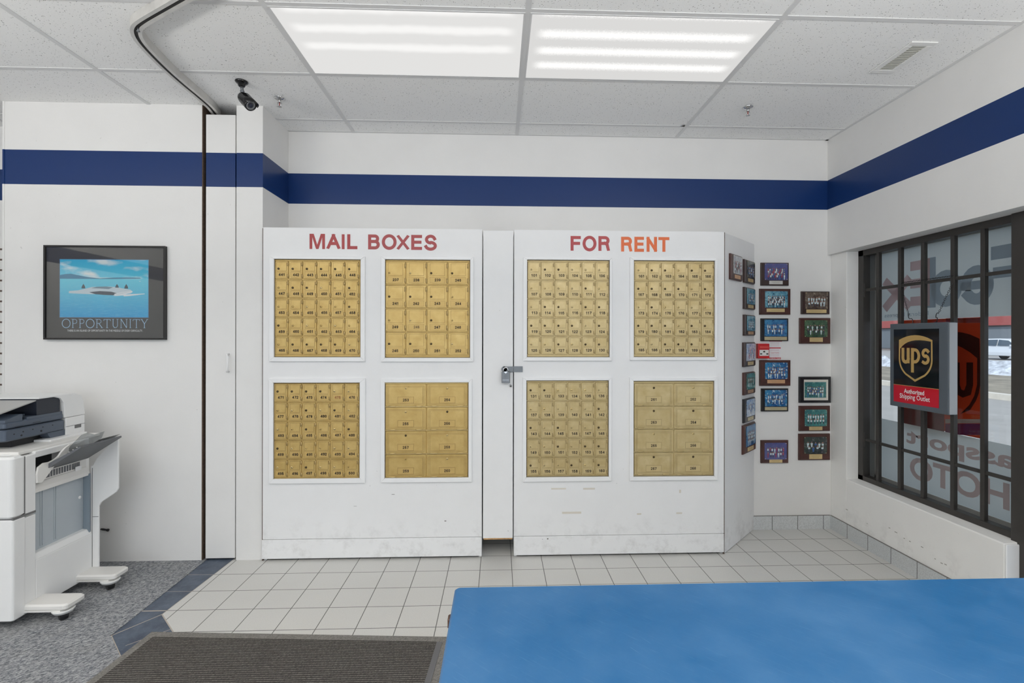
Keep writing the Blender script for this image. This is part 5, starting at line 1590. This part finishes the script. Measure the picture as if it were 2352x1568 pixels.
for (y_, z_, r_) in ((-1.035, .962, .0035), (-.985, .966, .0035), (-.93, .968, .003), (-.87, .970, .003), (-.81, .970, .003), (-.995, .948, .005), (-.88, .950, .005)): m_.cyl((XSC, y_, z_), (XSC + .0015, y_, z_), r_, n=12)
m_.box(XSC, XSC + .0015, -.93, -.885, 1.004, 1.006); m_.box(XSC, XSC + .0015, -1.03, -.985, .998, 1.0)
m_.build('screw_holes', cdd, cp)
# document feeder hood
m_ = MB()
hood_o = [(-.592, 1.000), (-.604, 1.085), (-.620, 1.120), (-.665, 1.137), (-.90, 1.137), (-.90, 1.130), (-.80, 1.130), (-.762, 1.118), (-.742, 1.090), (-.735, 1.000)]
m_.prism(hood_o, 'x', XS0, XSC + .004); m_.build('feeder_hood', cw, cp, bevel=.003)
m_ = MB(); m_.box(XS0, XSC - .008, -.90, -.755, 1.038, 1.129); m_.build('feeder_cavity', mat('navy_interior', (28, 34, 46), .45), cp)
m_ = MB(); m_.prism([(-1.10, 1.075), (-.86, 1.128), (-.855, 1.134), (-1.10, 1.082)], 'x', XS0, XSC - .01); m_.build('feeder_lid', mat('lid_grey', (168, 168, 166), .4), cp)
m_ = MB(); m_.box(XSC - .075, XSC - .07, -.99, -.90, 1.028, 1.05); m_.prism([(-1.08, 1.026), (-1.08, 1.040), (-1.0, 1.062), (-.985, 1.062), (-.985, 1.026)], 'x', XS0, XSC - .003); m_.build('feeder_guide', cdk, cp, bevel=.002)
# outrigger feet and casters
for (fy0, fy1, wx, wy) in ((-1.112, -.985, -4.812, -1.075), (-.795, -.672, -4.812, -.765)):
    m_ = MB(); m_.rbox(-5.03, -4.768, fy0, fy1, .066, .098, .022, 4); m_.box(-5.02, -4.80, fy0 + .002, fy1 - .002, .060, .069); ft = m_.build('outrigger_foot', cw2, cp)
    m_ = MB(); m_.lathe([(0, .046), (.006, .048), (.010, .044), (.018, .040), (.019, .02)], (wx, wy, .062), (0, 0, -1), 20); m_.build('caster_collar', mat('caster_white', (226, 226, 224), .5), ft)
    m_ = MB(); m_.lathe([(-.018, .018), (-.014, .024), (0, .0255), (.014, .024), (.018, .018)], (wx, wy, .0285), Vector((.6, .8, 0)), 20); m_.build('caster_wheel', mat('caster_black', (20, 20, 22), .4), ft)
for (fx, fy) in ((-5.45, -1.05), (-5.45, -.70), (-5.15, -.92)):
    m_ = MB(); m_.cyl((fx - .012, fy, .027), (fx + .012, fy, .027), .024, n=16); m_.box(fx - .016, fx + .016, fy - .016, fy + .016, .03, .052); m_.build('caster_wheel', MATS['caster_black'], cp)

# plug poking out behind the copier
pg = hy(237, 1217, YF - .03)
m_ = MB(); m_.lathe([(0, .006), (.02, .007), (.045, .006), (.055, .009), (.060, .009), (.062, .002)], (pg.x - .025, YF - .014, pg.z), (1, -.3, 0), 12); m_.tube([(pg.x - .04, YF - .012, pg.z), (pg.x - .09, YF - .006, pg.z - .01), (pg.x - .16, YF - .006, pg.z - .12)], .004, 6)
tag(m_.build('power_plug', black, None, (pg.x - .04, YF, pg.z)), 'black plug end sticking out from behind the photocopier near the carpet', 'plug')

# ------------------------------------------------------------------ outside
asph = mat('dry_asphalt', (146, 145, 143), .9, 0, .08, 1.2, .3, 30)
m_ = MB(); m_.box(0.3, 10.5, -30, 60, -.14, -.12); m_.build('parking_ground', asph, None); bpy.data.objects['parking_ground']['kind'] = 'structure'
m_ = MB(); m_.box(0.26, 1.7, -9, 20, -.13, -.03); o = m_.build('sidewalk', mat('concrete', (178, 176, 172), .9, 0, .05, 3), None); struct(o)
m_ = MB(); m_.box(10.5, 10.75, -30, 60, -.13, .03); struct(m_.build('kerb', mat('kerb_stone', (196, 192, 184), .8, 0, .1, 4), None))
m_ = MB(); m_.box(10.75, 19.5, -30, 80, -.13, .0); struct(m_.build('verge_ground', mat('dormant_grass', (126, 120, 108), .95, 0, .45, .9, .6, 9), None))
m_ = MB(); m_.box(19.5, 80, -30, 140, -.14, -.03); struct(m_.build('road_ground', mat('street_asphalt', (150, 150, 150), .9, 0, .05, 2), None))
# ploughed snow along the street
rd = random.Random(3)
m_ = MB(); m_.smooth = True
nx, ny = 10, 150
idx = {}
for i in range(nx + 1):
    for j in range(ny + 1):
        t = i / nx; prof = math.sin(PI * t) ** .7
        h = prof * (0.28 + .22 * rd.random()) if 0 < i < nx else 0
        idx[i, j] = m_.addv((17.6 + 2.6 * t + rd.uniform(-.1, .1), -2 + 55 * j / ny + rd.uniform(-.12, .12), -.02 + h * rd.uniform(.45, 1.5)))
for i in range(nx):
    for j in range(ny): m_.face((idx[i, j], idx[i + 1, j], idx[i + 1, j + 1], idx[i, j + 1]))
snow = m_.build('snowbank', mat('dirty_snow', (178, 184, 194), .9, 0, .5, 3.5), None)
tag(snow, 'long low bank of dirty ploughed snow beside the street, seen through the window', 'snow')
# parked white car across the street
car = thing('car', 'pale silver car on the street, seen through the window right of the hanging sign', 'car', (33.6, 29.6, -.03), 0)
cbod = mat('car_paint', (206, 212, 220), .25, .2); cgl = mat('car_glass', (70, 84, 98), .1)
m_ = MB()
side = [(-2.3, .30), (-2.32, .62), (-2.2, .80), (-1.5, .93), (-1.05, .98), (-.45, 1.42), (.3, 1.50), (1.3, 1.47), (2.0, 1.15), (2.25, 1.02), (2.32, .60), (2.28, .30), (1.85, .28), (1.78, .50), (1.62, .64), (1.42, .68), (1.22, .64), (1.06, .50), (1.0, .28), (-1.0, .28), (-1.06, .50), (-1.22, .64), (-1.42, .68), (-1.62, .64), (-1.78, .50), (-1.85, .28)]
m_.prism(side, 'x', -.9, .9); m_.v = [Vector((p.x * (1 - .16 * max(0, (p.z - .95)) / .5), p.y, p.z)) for p in m_.v]
m_.build('car_body', cbod, car, world=False, bevel=.05, seg=3)
m_ = MB()
for sx in (-1, 1):
    for win_ in ([(-.95, 1.0), (-.42, 1.36), (.25, 1.42), (.25, 1.0)], [(.33, 1.0), (.33, 1.42), (1.2, 1.40), (1.75, 1.10), (1.6, 1.0)]):
        m_.poly([(sx * (.905 * (1 - .16 * max(0, z - .95) / .5) + .004), y, z) for y, z in win_])
m_.poly([(-.70, -.55, 1.37), (.70, -.55, 1.37), (.80, -1.0, 1.02), (-.80, -1.0, 1.02)])
m_.v = [v_ + Vector((0, -.03 if abs(v_.x) < .81 and v_.y < -.5 and v_.z > 1.3 else 0, .02 if v_.y < -.5 and abs(v_.x) < .81 else 0)) for v_ in m_.v]
m_.build('car_windows', cgl, car, world=False)
for sx in (-.86, .86):
    for sy in (-1.42, 1.42):
        m_ = MB(); m_.cyl((sx - .10, sy, .33), (sx + .10, sy, .33), .33, n=24); m_.build('wheel', black, car, world=False)
    m_ = MB(); m_.rbox(sx * 1.08 - .08, sx * 1.08 + .08, -.78, -.66, .95, 1.08, .03); m_.build('side_mirror', cbod, car, world=False)
m_ = MB(); m_.box(-.75, .75, -2.335, -2.30, .42, .60); m_.build('grille', black, car, world=False)
# shop row across the street with a red fascia
bl = thing('shop_building', 'low brick shop row with red fascia across the street, seen through the window', 'building', (48, 55, -.03))
m_ = MB(); m_.box(46, 56, 10, 140, -.05, 6.0); m_.build('building_wall', mat('brick_wall', (128, 122, 122), .9, 0, .1, 2), bl)
m_ = MB(); m_.box(45.6, 46.0, 10, 140, 2.75, 3.6); m_.build('red_fascia', mat('fascia_red', (150, 78, 76), .6), bl)
for k in range(26):
    yy = 12 + k * 4.8
    m_ = MB(); m_.box(45.93, 46.02, yy, yy + 3.6, .25, 2.6); wn_ = m_.build('shop_window', mat('shop_glass_%d' % k if k == 0 else 'sg%d' % k, (96 + (k * 37) % 30, 104 + (k * 37) % 30, 112 + (k * 37) % 30), .2), bl)

# ------------------------------------------------------------------ small marks on the paint
def marks(name, parent, items, plane, m):
    for (u, v, w_, h_) in items:
        mb = MB(); p = plane(u, v); mb.box(p.x - w_ / 2, p.x + w_ / 2, p.y - .0006, p.y - .0001, p.z - h_ / 2, p.z + h_ / 2)
        mb.build(name, m, parent)


for (u, v, w_) in ((1945, 1170, .02), (2043, 1212, .012), (2058, 1222, .022), (2077, 1236, .010), (2090, 1243, .012), (2118, 1256, .016), (2148, 1283, .008), (2163, 1293, .014), (2172, 1296, .014), (1992, 1202, .006)):
    p = hx(u, v, .03); mb = MB(); mb.box(.0293, .0299, p.y - w_ / 2, p.y + w_ / 2, p.z - .0025, p.z + .0025)
    mb.build('scuff_mark', MATS.get('wall_scuff') or mat('wall_scuff', (168, 164, 158), .7), bpy.data.objects['wall_right_sill'])
tape = mat('old_tape_residue', (214, 208, 196), .6)
marks('tape_mark', cabR, [(1283, 1122, .10, .010), (1353, 1122, .08, .012), (1313, 1177, .13, .014), (1468, 1180, .03, .010), (1560, 1178, .04, .010), (1562, 1128, .012, .022)], lambda u, v: hy(u, v, YC), tape)
scuff = mat('dark_scuff', (120, 116, 112), .7)
marks('scuff_mark', cabL, [(903, 1135, .02, .003), (1023, 1196, .012, .006), (816, 1162, .02, .0015), (700, 1243, .003, .003)], lambda u, v: hy(u, v, YC), scuff)
marks('scuff_mark', cabR, [(1246, 1238, .003, .004), (1258, 1237, .009, .008)], lambda u, v: hy(u, v, YC - .004), scuff)
